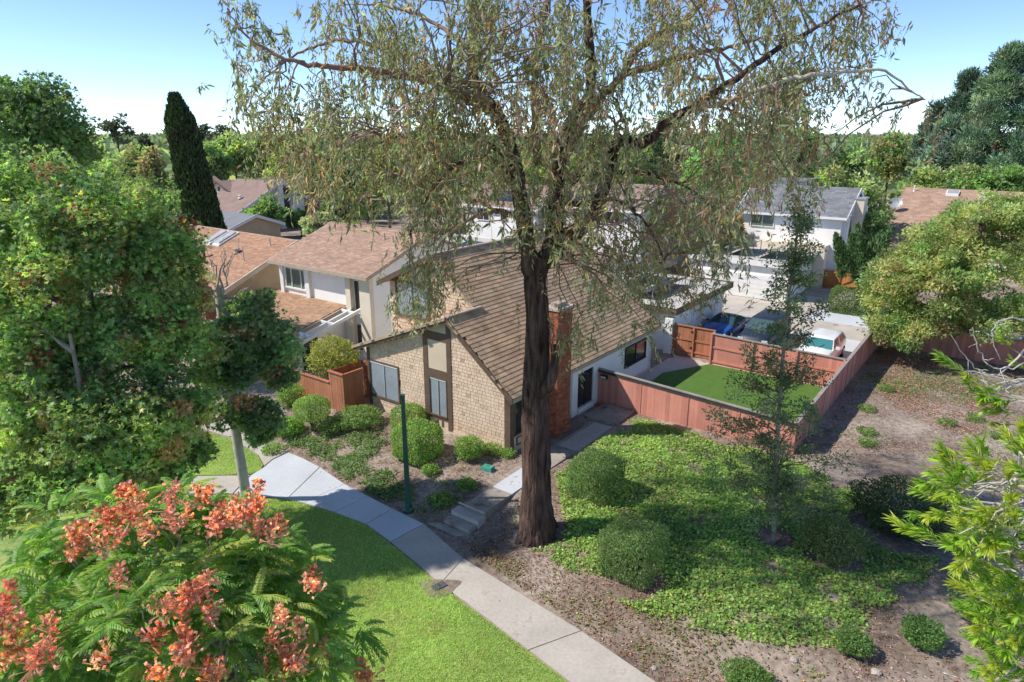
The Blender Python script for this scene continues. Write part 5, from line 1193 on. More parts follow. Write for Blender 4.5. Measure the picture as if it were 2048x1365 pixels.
pts += [(x + rng.uniform(-14, 14), y + rng.uniform(-12, 12), 7.2) for (x, y) in [(1925, 755), (1935, 748), (1955, 770), (1960, 795), (2005, 800), (2020, 785), (2035, 800), (2010, 830), (2040, 840), (2045, 740), (2040, 700), (1985, 775), (2030, 765), (2020, 815), (2045, 820), (1990, 790)]]
pb = NB(); tipz = []
hub = [atY(2120, 1000, 6.2), atY(2130, 1150, 6.0), atY(2140, 1300, 5.8), atY(2150, 800, 7.0)]
for (x, y, Y) in pts:
    q = atY(x, y, Y); h = hub[int(np.argmin([np.linalg.norm(q - k) for k in hub]))]
    dr = q - h; dr /= np.linalg.norm(dr); y_ = dr * .8 + np.array([-.15, rng.normal(0, .35), .3]) + rng.normal(0, .3, 3); y_ /= np.linalg.norm(y_)
    z = np.array([0, 0, 1.]) - y_ * y_[2]; z /= np.linalg.norm(z); xx = np.cross(y_, z)
    o = piece('leaf_spray', SPR[rng.integers(6)], q, pd); o.rotation_euler = Matrix(np.stack([xx, y_, z], 1)).to_euler(); s = rng.uniform(.8, 1.25); o.scale = (s, s, s)
    if rng.random() < .45: branch_to(pb, h + rng.normal(0, .15, 3), q, .016, .005, 9, sag=.05, wob=.10, sides=5)
for h in hub: branch_to(pb, ptr[int(np.argmin(abs(ptr[:, 2] - h[2] + .8)))], h, .08, .03, 8, sag=.05, wob=.06, sides=7)
for w_ in ([(2060, 690), (2000, 745), (1960, 742), (1930, 715), (1900, 668)], [(2060, 722), (1990, 738), (1955, 700), (1945, 655)], [(2060, 760), (1985, 775), (1940, 745)], [(2070, 640), (2010, 640), (1985, 665), (2000, 720)], [(2060, 1010), (1990, 1015), (1900, 1012)], [(2060, 950), (1990, 938), (1960, 925)],
           [(1925, 1190), (1950, 1205), (1975, 1185), (2010, 1170), (2060, 1190)], [(2010, 1170), (2018, 1200)], [(1945, 1150), (1985, 1165), (2010, 1170)], [(2060, 885), (2000, 890), (1985, 888)]):
    P = curve([atY(x, y, 6.6) for x, y in w_], 18); P[1:-1] += rng.normal(0, .009, (16, 3)); V, F = tube_arr(P, np.linspace(.010, .003, 18), 6); pb.add(V, F)
    for k in (5, 9, 13): branch_to(pb, P[k], P[k] + rng.normal(0, .10, 3), .005, .002, 5, wob=.15, sides=4)
stuff(pb.make('branches', M['bark_pale'], pd, col=False))

# ================================================================== SHRUBS AND HEDGES
def shrub(name, label, c, w, h, kind, palette, n, L=.07, Wd=.05, yaw=YAW, cat='shrub', stems=True, dep=None, lift=0., wt=None, mat_='leaf', group=None, tmpl=None, p=3.2):
    """clipped or loose bush: leaves in a skin over an inner mass of leaves, on stems"""
    dep = dep or w; c = np.asarray(c, float); t = thing(name, label, cat, c, group)
    d = rand_dir(n); r = np.ones(n)
    if kind == 'box':                                # even cover of a rounded box
        d = rng.uniform(-1, 1, (n, 3)); ar = np.array([dep * h, w * h, w * dep]); fc = rng.choice(3, n, p=ar / ar.sum()); d[np.arange(n), fc] = np.sign(d[np.arange(n), fc])
        r = 1 / ((np.abs(d) ** p).sum(1) ** (1 / p))
    if kind == 'loose': r = .62 + .72 * fbm(d[:, 0] * 2.6 + 5 + c[0], d[:, 1] * 2.6 + d[:, 2] * 2 + 5 + c[1])
    r = r * (1 + (fbm(d[:, 0] * 3 + c[0], d[:, 1] * 3 + d[:, 2] * 3 + c[1]) - .5) * (.10 if kind == 'box' else .34))
    k = rng.random(n) ** (.06 if kind != 'loose' else .22)
    q = d * (r * k)[:, None] * np.array([w / 2, dep / 2, h / 2]); 
    cs, sn = cos(yaw), sin(yaw)
    pos = np.stack([c[0] + q[:, 0] * cs - q[:, 1] * sn, c[1] + q[:, 0] * sn + q[:, 1] * cs, c[2] + lift + h / 2 + q[:, 2]], 1)
    dd = np.stack([d[:, 0] * cs - d[:, 1] * sn, d[:, 0] * sn + d[:, 1] * cs, d[:, 2]], 1)
    keep = pos[:, 2] > c[2] + .02; pos, dd = pos[keep], dd[keep]; n = len(pos)
    nn = dd * .7 + np.array([0, 0, .4]); aa = dd * .6
    if kind == 'box':
        g_ = np.sign(q) * np.abs(q / np.array([w / 2, dep / 2, h / 2])) ** (p - 1); g_ = g_[keep]; g_ /= np.linalg.norm(g_, axis=1)[:, None] + 1e-6
        nn = np.stack([g_[:, 0] * cs - g_[:, 1] * sn, g_[:, 0] * sn + g_[:, 1] * cs, g_[:, 2]], 1) * 1.3; aa = dd * .15
    s = np.exp(rng.normal(0, .2, n)); V, F, kk = leaves(pos, aa + rng.normal(0, .6, (n, 3)), nn + rng.normal(0, .4, (n, 3)), L * s, Wd * s, tmpl or T_blade())
    pal = np.asarray(palette, float); wts = wt or [1] * len(pal)
    base = pick(pal, wts, n); f = fbm(pos[:, 0] * 2.2 + 3, pos[:, 1] * 2.2 + pos[:, 2])[:, None]
    nb = NB(); nb.add(V, F, np.repeat(colvar(base * (.75 + .5 * f), n, .2), kk, 0)); stuff(nb.make('foliage', M[mat_], t))
    if stems:
        nb = NB()
        for k in range(6):
            a = rng.random() * 2 * pi; e = c + np.array([cos(a) * w * .28, sin(a) * dep * .28, lift + h * .55]); b0 = c + np.array([cos(a) * .06, sin(a) * .06, -.08])
            branch_to(nb, b0, e, .03 + .012 * w, .012, 6, wob=.12, sides=5)
        stuff(nb.make('stems', M['bark_brown'], t, col=False))
    return t
def gp(px, py, z=.3):
    q = at(px, py, z); 
    for _ in range(4): q = at(px, py, gz1(q[0], q[1]))
    return q
HG = [(.18, .31, .06), (.23, .37, .065), (.13, .24, .05), (.30, .42, .07)]
HD = [(.13, .22, .065), (.16, .26, .075), (.10, .18, .05), (.20, .28, .09)]
shrub('clipped_hedge', 'large clipped rounded-cube hedge in front of the tall gable window', gp(836, 914), 1.68, 1.42, 'box', HG, 12000, .065, .048, p=4.6)
shrub('clipped_hedge', 'smaller clipped hedge tight against the gable wall, behind the rounded cube hedge', W(3.35, -.85, .42), 1.35, 1.15, 'box', HG, 5200, .065, .048)
shrub('low_shrub', 'loose round shrub right of the rounded cube hedge, by the foot of the gable', gp(940, 918), 1.2, .95, 'loose', HG, 3200, .07, .05)
shrub('clipped_hedge', 'clipped cube hedge in the groundcover right of the big trunk', gp(1192, 988), 1.58, 1.4, 'box', HD, 11000, .06, .045, p=10)
shrub('clipped_hedge', 'olive clipped cube hedge nearest the camera, below the other cube hedge', gp(1264, 1140), 1.62, 1.42, 'box', HD, 12000, .055, .042, p=10)
shrub('spreading_shrub', 'wide dark spreading shrub on the bare slope at right', gp(1790, 1060), 3.3, 1.7, 'loose', [(.07, .125, .035), (.10, .16, .045), (.13, .15, .06), (.06, .10, .03)], 11000, .07, .05, dep=2.4)
shrub('spreading_shrub', 'olive loose shrub beside the slim young tree', gp(1660, 1110), 2.1, 1.25, 'loose', [(.17, .21, .06), (.12, .17, .05), (.22, .25, .08)], 5500, .065, .048)
shrub('round_shrub', 'bright green ball shrub alone on the dry soil at lower right', gp(1841, 1288), 1.05, .72, 'loose', [(.13, .27, .05), (.17, .32, .06), (.10, .20, .04)], 3000, .06, .04)
shrub('round_shrub', 'small green shrub at the lower edge of the groundcover, left of the ball shrub', gp(1703, 1305), .85, .62, 'loose', [(.13, .24, .05), (.16, .28, .06), (.10, .19, .04)], 2200, .06, .04)
shrub('low_shrub', 'low mounded green shrub cut by the bottom edge of the picture', gp(1496, 1372), 1.25, .5, 'loose', [(.16, .27, .05), (.12, .22, .04)], 3200, .06, .045)
shrub('low_shrub', 'dark low shrub half hidden by the fern pine sprays at right', gp(1985, 1235), 2.2, 1.3, 'loose', HD, 5000, .07, .05)
shrub('low_shrub', 'dark shrub under the fern pine near the right edge', gp(2040, 1090), 2.0, 1.2, 'loose', HD, 4000, .07, .05)
shrub('topiary_shrub', 'clipped mushroom topiary on short bare stems by the rust fence', gp(628, 862), 1.4, .95, 'box', HG, 5200, .06, .045, lift=.62)
shrub('round_shrub', 'round green bush at the left end of the rust courtyard fence', gp(582, 812), 1.25, 1.2, 'loose', HG, 3600, .065, .05)
shrub('low_shrub', 'lime-green leafy plant below the mushroom topiary', gp(578, 868), 1.35, .75, 'loose', [(.20, .38, .045), (.26, .44, .06), (.15, .28, .04)], 2300, .12, .045)
shrub('low_shrub', 'lime-green leafy plant partly hidden by the young sweetgum leaves', gp(540, 862), 1.1, .8, 'loose', [(.20, .36, .045), (.15, .28, .04)], 2000, .12, .045)
shrub('low_shrub', 'dark green shrub between the topiary and the pale green mound', gp(668, 862), 1.5, .6, 'loose', HD, 3000, .07, .05)
shrub('low_shrub', 'pale green mound of leaves below the rust fence box', gp(722, 850), 1.9, .85, 'loose', [(.18, .28, .08), (.14, .24, .06), (.22, .32, .10)], 4200, .08, .055)
shrub('box_hedge', 'tightly clipped rectangular hedge beside the driveway under the juniper', W(14.25, 32.6, .46), 2.5, 1.75, 'box', [(.09, .16, .035), (.13, .21, .045)], 7000, .09, .06, dep=1.7, p=9)
shrub('courtyard_tree', 'yellow-leaved small tree inside the rust-fenced courtyard', W(-2.75, .25, .45), 2.6, 1.75, 'loose', [(.34, .33, .05), (.42, .38, .06), (.24, .27, .045), (.17, .21, .04)], 5200, .11, .07, lift=1.05, cat='tree')
for (px, py, w_, h_, lab) in ((545, 905, .9, .35, 'small tuft of green leaves beside the tan walk'), (985, 905, 1.0, .3, 'low light green plant at the foot of the shake wall corner'), (1015, 912, .7, .28, 'small light green plant nearest the entry path corner'),
                              (862, 948, .7, .35, 'small green plant right of the lamp post'), (935, 975, .8, .28, 'yellow-green tuft left of the entry path steps'), (885, 1005, .9, .28, 'low green tuft beside the bottom step')):
    shrub('small_plant', lab, gp(px, py), w_, h_, 'loose', [(.18, .32, .05), (.13, .24, .04), (.24, .34, .07)], 700, .075, .05, stems=False, cat='plant')
for (px, py, lab) in ((1770, 782, 'small green weed in the fence shadow near the top of the bare soil'), (1733, 822, 'small green weed at the edge of the fence shadow'), (1732, 868, 'green weed tuft on pale soil below the fence shadow'), (1733, 890, 'lower green weed tuft on pale soil'), (1998, 878, 'weed tuft on the bare soil near the right edge'), (1893, 850, 'weed tuft in the middle of the bare soil'), (1950, 842, 'weed tuft on orange litter at right')):
    shrub('weed_tuft', lab, gp(px, py), .75, .28, 'loose', [(.18, .32, .05), (.13, .24, .04)], 420, .08, .045, stems=False, cat='plant')
# ---- junipers
def juniper(name, label, base, h, w, flames, n, pal):
    base = np.asarray(base, float); t = thing(name, label, 'tree', base); MB().tube(curve([base - (0, 0, .1), base + (.1, 0, h * .25), base + (-.05, 0, h * .6)], 8), np.linspace(.16, .05, 8), 8).make('trunk', M['bark_brown'], t, smooth=True)
    nb = NB()
    for k in range(flames):
        a = 2 * pi * k / flames + rng.random(); rr_ = w / 2 * rng.uniform(.15, 1); f0 = base + np.array([cos(a) * rr_ * .6, sin(a) * rr_ * .6, h * rng.uniform(.28, .5)]); ln = (h * rng.uniform(.4, .62)) * (1 - .35 * rr_ / w)
        tip = f0 + np.array([cos(a) * rr_ * .6 + .10 * h * .3, sin(a) * rr_ * .5, ln]); m_ = n // flames; z = rng.random(m_)
        wd_ = w * .115 * np.sin(pi * np.clip(z * .9 + .12, 0, 1)) + .05; dd = rand_dir(m_); tw = z * 5
        pos = f0 + (tip - f0) * z[:, None] + dd * (wd_ * rng.random(m_) ** .4)[:, None] + np.stack([np.cos(tw + a), np.sin(tw + a), 0 * tw], 1) * .12
        ax = (tip - f0) / ln + dd * .6 + rng.normal(0, .2, (m_, 3)); V, F, kk = leaves(pos, ax, dd + rng.normal(0, .3, (m_, 3)), .28, .11, T_blade())
        nb.add(V, F, np.repeat(colvar(pick(pal, [1] * len(pal), m_), m_, .25), kk, 0))
    stuff(nb.make('foliage', M['needle'], t))
JP = [(.09, .18, .05), (.12, .23, .06), (.065, .13, .04)]
juniper('juniper_tree', 'twisted dark green juniper with flame-like tips standing in the box hedge', W(14.6, 33.0, .46), 6.3, 4.0, 13, 9000, JP)
q = at(603, 474, .4); juniper('juniper_shrub', 'dark green flame-tipped juniper between the tan roof and the white house roof', (q[0], q[1], .4), 3.6, 5.0, 12, 5000, JP)
q = at(735, 448, .4); juniper('juniper_shrub', 'dark green juniper clump by the far lawn above the white house roof', (q[0], q[1], .4), 3.2, 7.5, 12, 5000, JP)
q = at(690, 444, .4)
# ---- far planting
def btree(label, px, ytop, Y, wpx, pal, hfrac=.72, K=46, per=90, name='garden_tree', lf=(.42, .26), bark='bark_brown', wts=None, kind='round', depth=None, group='trees beyond the houses', flat=.7, dens=1.):
    top = atY(px, ytop, Y); zc = Y * _c + (CAM_H - top[2]) * _s; w = wpx * zc / FPX; h = top[2] - .4; ch = h * hfrac
    c = np.array([top[0], Y, top[2] - ch / 2]); r = np.array([w / 2, (depth or w) / 2 * .8, ch / 2]); sc = min(1.6, max(.75, zc / 75.))
    crown = [(c, r * .92, 2)]
    if kind == 'round': crown = [(c, r * (.8, .8, .9), 2), (c + (w * .22, 0, -ch * .12), r * (.62, .7, .62), 1), (c - (w * .24, 0, ch * .1), r * (.6, .7, .66), 1), (c + (w * .05, 0, ch * .22), r * (.5, .6, .5), .7)]
    return tree(name, label, (top[0], Y, .3), crown, .10 + .012 * h, bark, pal, wts or [1] * len(pal), int(K * dens), min(w, ch) * .15, per, lf[0] * sc, lf[1] * sc, T_blade(), group=group, limbs=5, inner=.4, cut=-.6, cv=.16, flat=flat)
BG = [(.18, .29, .07), (.23, .34, .08), (.13, .22, .055), (.24, .30, .10)]; BY = [(.31, .38, .08), (.36, .42, .10), (.24, .32, .07)]; BD = [(.10, .165, .065), (.13, .20, .075), (.08, .135, .055)]; BO = [(.20, .22, .07), (.26, .24, .09), (.15, .18, .05)]; BR = [(.24, .17, .10), (.20, .20, .08), (.30, .20, .12)]
FARL = [
 ('olive tree left of the cypress against the skyline', 268, 285, 70, 120, BO + BG), ('brownish tree beside the cypress, right of the olive one', 300, 300, 66, 75, BR + BO), ('far green tree at the left skyline', 200, 300, 90, 90, BG),
 ('bright green tree just right of the cypress', 412, 282, 118, 80, BG), ('tall bright green tree above the mauve roofs', 462, 262, 122, 95, BG + BY), ('green tree behind the white gable front', 520, 270, 126, 95, BG), ('yellow-green tree right of the white gable front', 575, 285, 115, 80, BY),
 ('large dark green tree beside the far street', 655, 300, 104, 120, BD), ('dark green tree behind the yellow-green one', 615, 278, 120, 100, BD + BG), ('green tree left of the far street end', 715, 285, 112, 90, BG), ('yellow-green far tree behind the hanging eucalyptus leaves', 770, 275, 90, 100, BY + BG),
 ('green far tree behind the left eucalyptus limbs', 845, 280, 92, 110, BG + BD), ('dark far tree above the solar roof', 925, 272, 86, 110, BD + BG), ('far green tree just left of the trunk', 1000, 285, 84, 100, BG), ('yellow-green far tree right of the trunk', 1090, 280, 90, 110, BY + BG),
 ('green far tree right of the trunk fork', 1180, 270, 96, 110, BG + BD), ('far green tree under the long right limb', 1270, 278, 86, 100, BG), ('dark green tall tree behind the long right limb', 1335, 205, 80, 110, BD + BO), ('bright green tree showing through the right side of the eucalyptus', 1445, 235, 76, 120, [(.15, .33, .05), (.19, .38, .06), (.12, .26, .04)]),
 ('tall grey-green tree behind the right eucalyptus branches', 1560, 120, 78, 150, BO + BD), ('tall dark tree rising behind the grey roof', 1615, 210, 70, 95, BD + BG), ('green tree right of the grey roof', 1700, 275, 82, 110, BG + BD), ('yellow-green tree between the grey and brown roofs', 1730, 345, 66, 120, BY + BG),
 ('olive tree behind the grey roof chimney', 1660, 330, 66, 90, BO + BY), ('small green tree beside the brown roof edge', 1745, 420, 58, 70, BG), ('mid green tree at the right skyline', 1790, 262, 110, 120, BG + BO), ('pale green tree above the brown roof', 1855, 322, 84, 110, BY + BG), ('green tree in the hedge line above the brown roof', 1930, 328, 82, 110, BG),
 ('bright green tree at the far right above the brown roof', 2010, 325, 80, 110, [(.17, .34, .05), (.13, .27, .04)]), ('green tree at the right edge of the hedge line', 2075, 320, 80, 100, BG), ('brown-green tree left of the grey-roofed house', 1420, 385, 64, 120, BO + BG), ('olive-brown tree in front of the two-storey row', 1330, 395, 62, 100, BO + BR), ('yellow and orange leaved tree beside the grey-roofed house', 1465, 430, 60, 60, [(.42, .34, .06), (.36, .18, .06), (.22, .28, .05)]),
 ('green tree behind the white garage corner', 1385, 450, 58, 80, BG + BO), ('small tree with white trunk in front of the far gable', 535, 398, 84, 70, [(.18, .32, .07), (.13, .25, .05)]), ('greyish bush below the far lawn', 640, 420, 72, 90, [(.30, .31, .20), (.22, .26, .14)]), ('small dark street tree on the far lawn', 668, 385, 86, 55, BD)]
for l_ in FARL: btree(*l_)
for (px, yt, Y, w_, l_) in ((225, 222, 150, 62, 'wiry dark eucalyptus on the far left skyline'), (395, 246, 170, 70, 'dark distant tree at the skyline right of the cypress'), (440, 250, 165, 70, 'second dark distant tree at the skyline, right of the first'), (285, 268, 160, 40, 'small dark distant tree on the skyline left of the cypress')):
    btree(l_, px, yt, Y, w_, [(.06, .085, .06), (.08, .10, .07)], hfrac=.55, K=16 if px == 225 else 34, per=60, group='dark trees on the skyline')
# ---- pines at upper right
def pine(label, px, ytop, Y, wpx, lean=.0, pal=None, K=110):
    top = atY(px, ytop, Y); zc = Y * _c + (CAM_H - top[2]) * _s; w = wpx * zc / FPX; h = top[2]
    t = thing('pine_tree', label, 'tree', (top[0], Y, .3), 'tall pines at the right')
    V, F = tube_arr(curve([(top[0] + lean, Y, .1), (top[0], Y, h * .6), (top[0], Y, h)], 12), np.linspace(.45, .05, 12), 8); obj('trunk', V, F, M['bark_brown'], t, smooth=True)
    zz = rng.random(K) ** .85; a = rng.random(K) * 2 * pi; r_ = (w / 2) * (1 - zz) ** .62 * rng.uniform(.45, 1.05, K) + .2
    cen = np.stack([top[0] + np.cos(a) * r_, Y + np.sin(a) * r_, h * (.12 + .86 * zz) + .12 * r_], 1)
    pal = [tuple(1.5 * v for v in c) for c in (pal or [(.06, .125, .05), (.08, .155, .055), (.05, .10, .04), (.11, .18, .06)])]
    nb = NB(); clump_leaves(nb, cen, rng.uniform(.7, 1.35, K), 130, .62, .13, colvar(pick(pal, [1] * len(pal), K), K, .2), T_blade(), flat=.75, up=.2, droop=-.7)
    stuff(nb.make('foliage', M['needle'], t)); bn = NB()
    for c in cen[::4]: branch_to(bn, (top[0], Y, max(.5, c[2] - 1.0)), c, .09, .03, 5, sides=4)
    stuff(bn.make('limbs', M['bark_brown'], t, col=False))
pine('largest soft-needled pine, cut by the right edge of the picture', 2030, 92, 92, 190, K=230)
pine('dark pine left of the largest one, second tallest', 1945, 145, 100, 110, K=140, pal=[(.045, .095, .05), (.06, .12, .055), (.035, .07, .04)])
pine('narrow dark pine tip leftmost of the pines', 1882, 205, 104, 90, K=100, pal=[(.04, .08, .045), (.055, .10, .05)])
pine('bluish lower pine in front of the pine group', 1905, 235, 96, 110, K=110, pal=[(.07, .13, .075), (.09, .15, .085)])
# ---- palm
q = at(455, 436, .4); pm = thing('palm_tree', 'small feather palm in front of the mauve roof beside the cypress', 'palm tree', (q[0], q[1], .4))
ptop = np.array([q[0], q[1], 3.3]); MB().tube([q, ptop], [.16, .11], 8).make('trunk', M['bark_grey'], pm, smooth=True)
for k in range(13):
    a = 2 * pi * k / 13 + rng.normal(0, .15); el_ = rng.uniform(.2, 1.1); L_ = rng.uniform(2.0, 2.7); t_ = np.linspace(0, 1, 9)
    R = ptop + np.stack([np.cos(a) * t_ * L_ * cos(el_), np.sin(a) * t_ * L_ * cos(el_), L_ * (sin(el_) * t_ - .55 * t_ ** 2.2)], 1); nb = NB()
    V, F = tube_arr(R, np.linspace(.04, .01, 9), 4); nb.add(V, F, np.array((.2, .26, .06))); i = np.repeat(np.arange(1, 9), 6); sd_ = np.tile([-1, 1, -1, 1, -1, 1], 8)
    pr = np.array([-sin(a), cos(a), 0]); V, F, kk = leaves(R[i] + rng.normal(0, .08, (48, 3)), sd_[:, None] * pr * .9 + np.array([cos(a), sin(a), 0]) * .6 + np.array([0, 0, -.35]), np.tile([0, 0, 1.], (48, 1)), .75, .07, T_blade()); nb.add(V, F, np.repeat(colvar((.20, .28, .06), 48), kk, 0))
    nb.make('frond', M['leaf'], pm)
# distant wooded plain closing the horizon
n_ = 2600; x = rng.uniform(-420, 420, n_); y = 125 + 420 * rng.random(n_) ** 1.3; keep = abs(x) < y * 1.0; x, y = x[keep], y[keep]
cen = np.stack([x, y, rng.uniform(2.0, 6.0, len(x)) + (y > 200) * 1.5], 1)
nb = NB(); clump_leaves(nb, cen, rng.uniform(3.2, 5.6, len(x)), 42, 2.6, 1.8, colvar(pick([(.16, .23, .10), (.19, .26, .12), (.12, .18, .09), (.20, .24, .14)], [3, 2, 2, 1], len(x)), len(x), .2), T_blade(), flat=.8)
stuff(nb.make('distant_woodland', M['leaf']))

# ================================================================== GROUND COVER, GRASS, LITTER
def scatter(poly, n, dens):
    P = np.asarray(poly)[:, :2]; lo, hi = P.min(0), P.max(0); x = rng.uniform(lo[0], hi[0], n); y = rng.uniform(lo[1], hi[1], n)
    k = inside(P, x, y); x, y = x[k], y[k]; d = dens(x, y); k = rng.random(len(x)) < d; return x[k], y[k]
def keepout(x, y):                                   # path, trunk bases, house
    u = (x - O2[0]) * GU[0] + (y - O2[1]) * GU[1]; d = (x - O2[0]) * GD[0] + (y - O2[1]) * GD[1]
    k = ~((u > 9.08) & (u < 10.46) & (d > -5.2) & (d < 6.9)) & ~((u > -.2) & (u < 9.1) & (d > -.05)) & ~((u > 8.2) & (u < 17.7) & (d > 6.75))
    return k & (np.hypot(x - ebase[0], y - ebase[1]) > .85)
IVY = [gp(*q)[:2] for q in [(1110, 945), (1262, 838), (1330, 850), (1440, 882), (1600, 925), (1720, 985), (1740, 1040), (1700, 1060), (1760, 1090), (1880, 1120), (1840, 1180), (1740, 1230), (1720, 1290), (1640, 1300), (1500, 1290), (1380, 1260), (1250, 1215), (1130, 1150), (1060, 1100), (1130, 1060), (1120, 1000)]]
IVY = np.array(IVY)
def ivy_d(x, y):
    e = edge_dist(np.vstack([IVY, IVY[:1]]), x, y); e = abs(e); n = fbm(x * .8, y * .8)
    d = np.clip((e + (n - .45) * 1.6) / .55, 0, 1) * np.clip((fbm(x * 1.9 + 11, y * 1.9) - .22) * 5, .12, 1)
    u = (x - O2[0]) * GU[0] + (y - O2[1]) * GU[1]; dd = (x - O2[0]) * GD[0] + (y - O2[1]) * GD[1]
    for (sx, sy, r_) in ((8.46, 19.17, .55), (3.64, 17.2, .75), (9.93, 18.2, .8), (12.8, 19.7, 1.5)): d = d * np.clip((np.hypot(x - sx, y - sy) - r_) * 4, 0, 1)
    return d * keepout(x, y)
def ivy(name, poly, n, dens, pal, wts, L=.085, h=(.01, .12)):
    x, y = scatter(poly, n, dens); n = len(x); z = gz(x, y) + rng.uniform(*h, n) + (fbm(x * 1.3, y * 1.3) - .4) * .10
    s = np.exp(rng.normal(0, .22, n)); V, F, k = leaves(np.stack([x, y, z], 1), rand_dir(n) * np.array([1, 1, .35]), rand_dir(n) * .75 + np.array([0, 0, 1.]), L * s, L * .85 * s, T_blade())
    f = fbm(x * .55 + 4, y * .55 + 8)[:, None]; nb = NB(); nb.add(V, F, np.repeat(colvar(pick(pal, wts, n) * (.72 + .6 * f) * np.array([1, 1, 1]), n, .2), k, 0)); return stuff(nb.make(name, M['leaf']))
IP = [(.27, .42, .075), (.35, .49, .09), (.20, .34, .06), (.44, .50, .12), (.15, .27, .05)]
ivy('ivy_groundcover', IVY, 150000, ivy_d, IP, [4, 3.5, 3, 1.6, 1.6])
# brown-tinged fringe nearer the walk
FR_P = np.array([gp(*q)[:2] for q in [(915, 1095), (1000, 1040), (1050, 1000), (1120, 1000), (1150, 1080), (1060, 1100), (1140, 1150), (1260, 1215), (1400, 1262), (1600, 1305), (1720, 1310), (1700, 1380), (1330, 1380), (1130, 1230), (960, 1125)]])
ivy('sparse_groundcover', FR_P, 26000, lambda x, y: np.clip((fbm(x * 1.1, y * 1.1) - .42) * 2.4, 0.05, .8) * keepout(x, y), [(.22, .26, .06), (.30, .28, .09), (.16, .20, .05), (.26, .16, .09)], [3, 2, 2, 1.5], .07, (.005, .05))
BED = np.array([gp(*q)[:2] for q in [(560, 893), (600, 868), (680, 850), (745, 838), (800, 880), (800, 940), (850, 960), (925, 965), (945, 990), (905, 1018), (880, 1040), (840, 1043), (770, 1003), (700, 968), (640, 928)]])
def bed_d(x, y):
    s = edge_dist(WALK_R, x, y); strip = np.clip(1 - abs(s - .85) / .8, 0, 1); n = fbm(x * 1.0 + 2, y * 1.0 + 5)
    return (np.clip(strip * 1.1 * (x < -3.6) + (n - .5) * 2.6 * (x < -4.2) + (n - .56) * 2.0, 0, 1)) * keepout(x, y) * (s > .18)
ivy('bed_groundcover', BED, 42000, bed_d, [(.13, .24, .06), (.18, .30, .08), (.10, .18, .05), (.24, .30, .12)], [3, 3, 3, 1], .085, (.01, .14))
RT = np.array([gp(*q)[:2] for q in [(1700, 720), (2048, 730), (2200, 900), (2200, 1365), (1700, 1365), (1700, 1250), (1860, 1150), (1700, 960), (1640, 940)]])
def rt_d(x, y):
    n = fbm(x * .5 + 3, y * .5 + 1); sh_ = np.clip(1 - np.hypot((x - 22) / 5.0, (y - 33.0) / 3.0), 0, 1); return np.clip((n - .60) * 1.6, 0, .5) + np.clip(sh_ * 1.6, 0, .9)
ivy('creeping_weeds', RT, 60000, rt_d, [(.15, .26, .05), (.20, .30, .06), (.12, .21, .04)], [3, 2, 2], .085, (.005, .06))
# grass
def grass(name, poly, n, pal, h=.05):
    x, y = scatter(poly, n, lambda x, y: np.ones(len(x))); n = len(x); z = np.full(n, .008)
    b = np.stack([x, y, z], 1); a = rng.random(n) * 2 * pi; w_ = .011; hh = h * np.exp(rng.normal(0, .25, n)); ln = rng.normal(0, .55, (n, 2)) * hh[:, None]
    sd_ = np.stack([np.cos(a), np.sin(a), 0 * a], 1) * w_; tip = b + np.concatenate([ln, hh[:, None]], 1)
    V = np.stack([b - sd_, b + sd_, tip], 1).reshape(-1, 3); f = fbm(x * .45, y * .45)[:, None]; f2 = np.clip((fbm(x * .9 + 20, y * .9) - .55) * 4, 0, 1)[:, None]
    c = pick(pal, [1] * len(pal), n) * (.8 + .4 * f); c = c * (1 - f2 * .55) + np.array([.36, .34, .12]) * f2 * .55
    nb = NB(); nb.add(V, np.arange(3 * n).reshape(-1, 3), np.repeat(colvar(c, n, .18), 3, 0)); stuff(nb.make(name, M['grass']))
GV = [q for q in LAWN1 if q[0] > -14 and q[1] > 11]
GR1 = [(-13.4, 22.65), (-13.4, 11.3), (2.6, 11.8)] + [tuple(q) for q in LJ[::-1] if q[1] > 11.9 and q[0] > -10.4]
grass('lawn_grass', [(x - .05, y - .04) for x, y in GR1], 330000, [(.34, .50, .10), (.40, .55, .12), (.28, .43, .08), (.44, .54, .14)])
grass('lawn_patch_grass', LAWN2, 90000, [(.32, .48, .10), (.37, .53, .12), (.27, .42, .08)])
x, y = scatter([tuple(q[:2]) for q in tp], 140000, lambda x, y: np.ones(len(x))); n_ = len(x); b0 = np.stack([x, y, np.full(n_, .486)], 1); a = rng.random(n_) * 2 * pi; sd_ = np.stack([np.cos(a), np.sin(a), 0 * a], 1) * .012
V = np.stack([b0 - sd_, b0 + sd_, b0 + np.concatenate([rng.normal(0, .015, (n_, 2)), np.full((n_, 1), .035)], 1)], 1).reshape(-1, 3)
nb = NB(); nb.add(V, np.arange(3 * n_).reshape(-1, 3), np.repeat(colvar(pick([(.11, .25, .035), (.15, .30, .045)], [1, 1], n_), n_, .15), 3, 0)); stuff(nb.make('turf_blades', M['grass']))
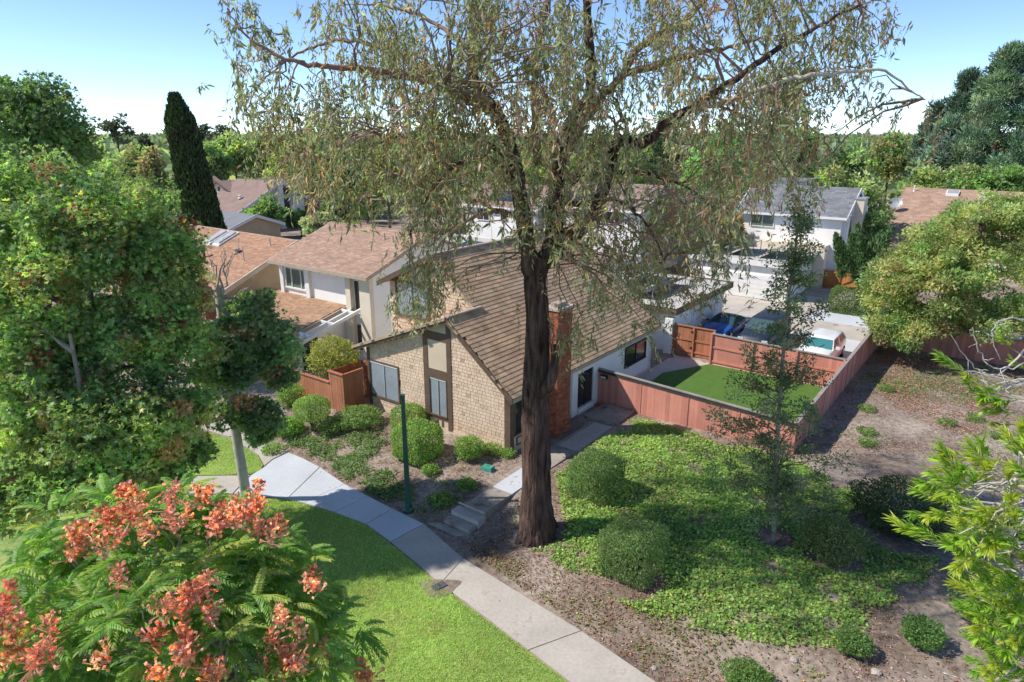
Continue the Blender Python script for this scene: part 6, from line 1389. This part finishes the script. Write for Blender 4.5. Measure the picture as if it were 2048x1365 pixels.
# fallen leaves, bark chips and straw
def litter(name, poly, n, dens, pal, wts, L=(.05, .11), W_=.03, z=None):
    x, y = scatter(poly, n, dens); n = len(x); zz = (gz(x, y) + .02) if z is None else np.full(n, z)
    if z is None: zz = zz + (fbm(x * .9, y * .9) - .5) * .12 * np.clip(edge_dist(WALK_R, x, y) - .6, 0, 1)
    V, F, k = leaves(np.stack([x, y, zz + rng.uniform(0, .02, n)], 1), rand_dir(n) * np.array([1, 1, .12]), rand_dir(n) * .35 + np.array([0, 0, 1.]), rng.uniform(*L, n), W_ * np.exp(rng.normal(0, .3, n)), T_blade())
    nb = NB(); nb.add(V, F, np.repeat(colvar(pick(pal, wts, n), n, .25), k, 0)); return stuff(nb.make(name, M['litter']))
LP_ = [(.30, .13, .09), (.22, .10, .07), (.40, .22, .15), (.14, .08, .055), (.45, .33, .22)]
alls = [(-12.5, 27.2), (-9.3, 26.3), (-6.1, 23.3), (-3.0, 20.8), (-1.8, 19.65), (.3, 17.2), (3.6, 13.6), (9, 7.5), (24, 9), (30, 42), (12, 42), (8, 26), (0, 26), (-8, 30)]
litter('mulch_litter', alls, 260000, lambda x, y: (np.clip(.25 + .35 * (y < 26) * (x < 6) + (fbm(x * .7 + 9, y * .7) - .45) * 1.4 + .9 * np.exp(-np.hypot(x - ebase[0] + .6, y - ebase[1]) / 2.2) + .6 * np.exp(-np.abs(edge_dist(WALK_R, x, y) - .25) / .25), 0, 1)) * keepout(x, y), LP_, [3, 3, 2, 3, 1.2])
litter('dry_straw', RT, 60000, lambda x, y: np.clip((fbm(x * .6, y * .6 + 7) - .35) * 2, 0, 1), [(.45, .36, .27), (.36, .27, .20), (.52, .44, .36), (.22, .15, .11)], [3, 3, 2, 2], (.06, .16), .014)
ORANGE = np.array([gp(*q)[:2] for q in [(1730, 720), (1850, 715), (1950, 750), (2000, 830), (1960, 880), (1850, 850), (1760, 790)]])
litter('rusty_litter', ORANGE, 15000, lambda x, y: np.clip((fbm(x * .6 + 5, y * .6) - .25) * 2, 0, 1), [(.42, .19, .10), (.36, .20, .12), (.30, .13, .08)], [2, 2, 2], (.06, .12), .05)
walkp = [tuple(q) for q in JL[:7]] + [tuple(q) for q in JR[:7]][::-1]
litter('walk_litter', walkp, 420, lambda x, y: np.full(len(x), .55), [(.20, .13, .09), (.12, .08, .06)], [1, 1], (.03, .09), .012, z=.022)
pp = [W(9.45, -4.1, 0), W(10.3, -4.1, 0), W(10.3, 4.7, 0), W(9.45, 4.7, 0)]
litter('path_litter', pp, 900, lambda x, y: np.full(len(x), .5), [(.14, .08, .06), (.22, .13, .09), (.08, .05, .04)], [1, 1, 1], (.04, .12), .014, z=.478)
for (px, py, r_, lab) in ((1308, 1338, .09, 'small pale stone in the dry soil at the bottom of the picture'), (1588, 1321, .11, 'small tan stone below the groundcover edge'), (1752, 1346, .12, 'rounded tan stone near the bottom right')):
    q = gp(px, py); t = thing('stone', lab, 'stone', q); d = rand_dir(60); MBv = MB()
    ring = [(r_ * f, r_ * z_) for f, z_ in ((.55, -.3), (1, .05), (.95, .4), (.6, .68), (.15, .78))]; MBv.lathe(q, ring, 9); o = MBv.make('stone_body', M['rock'], t)
    for v in o.data.vertices: v.co.x *= 1 + rng.normal(0, .08); v.co.y *= 1 + rng.normal(0, .08)
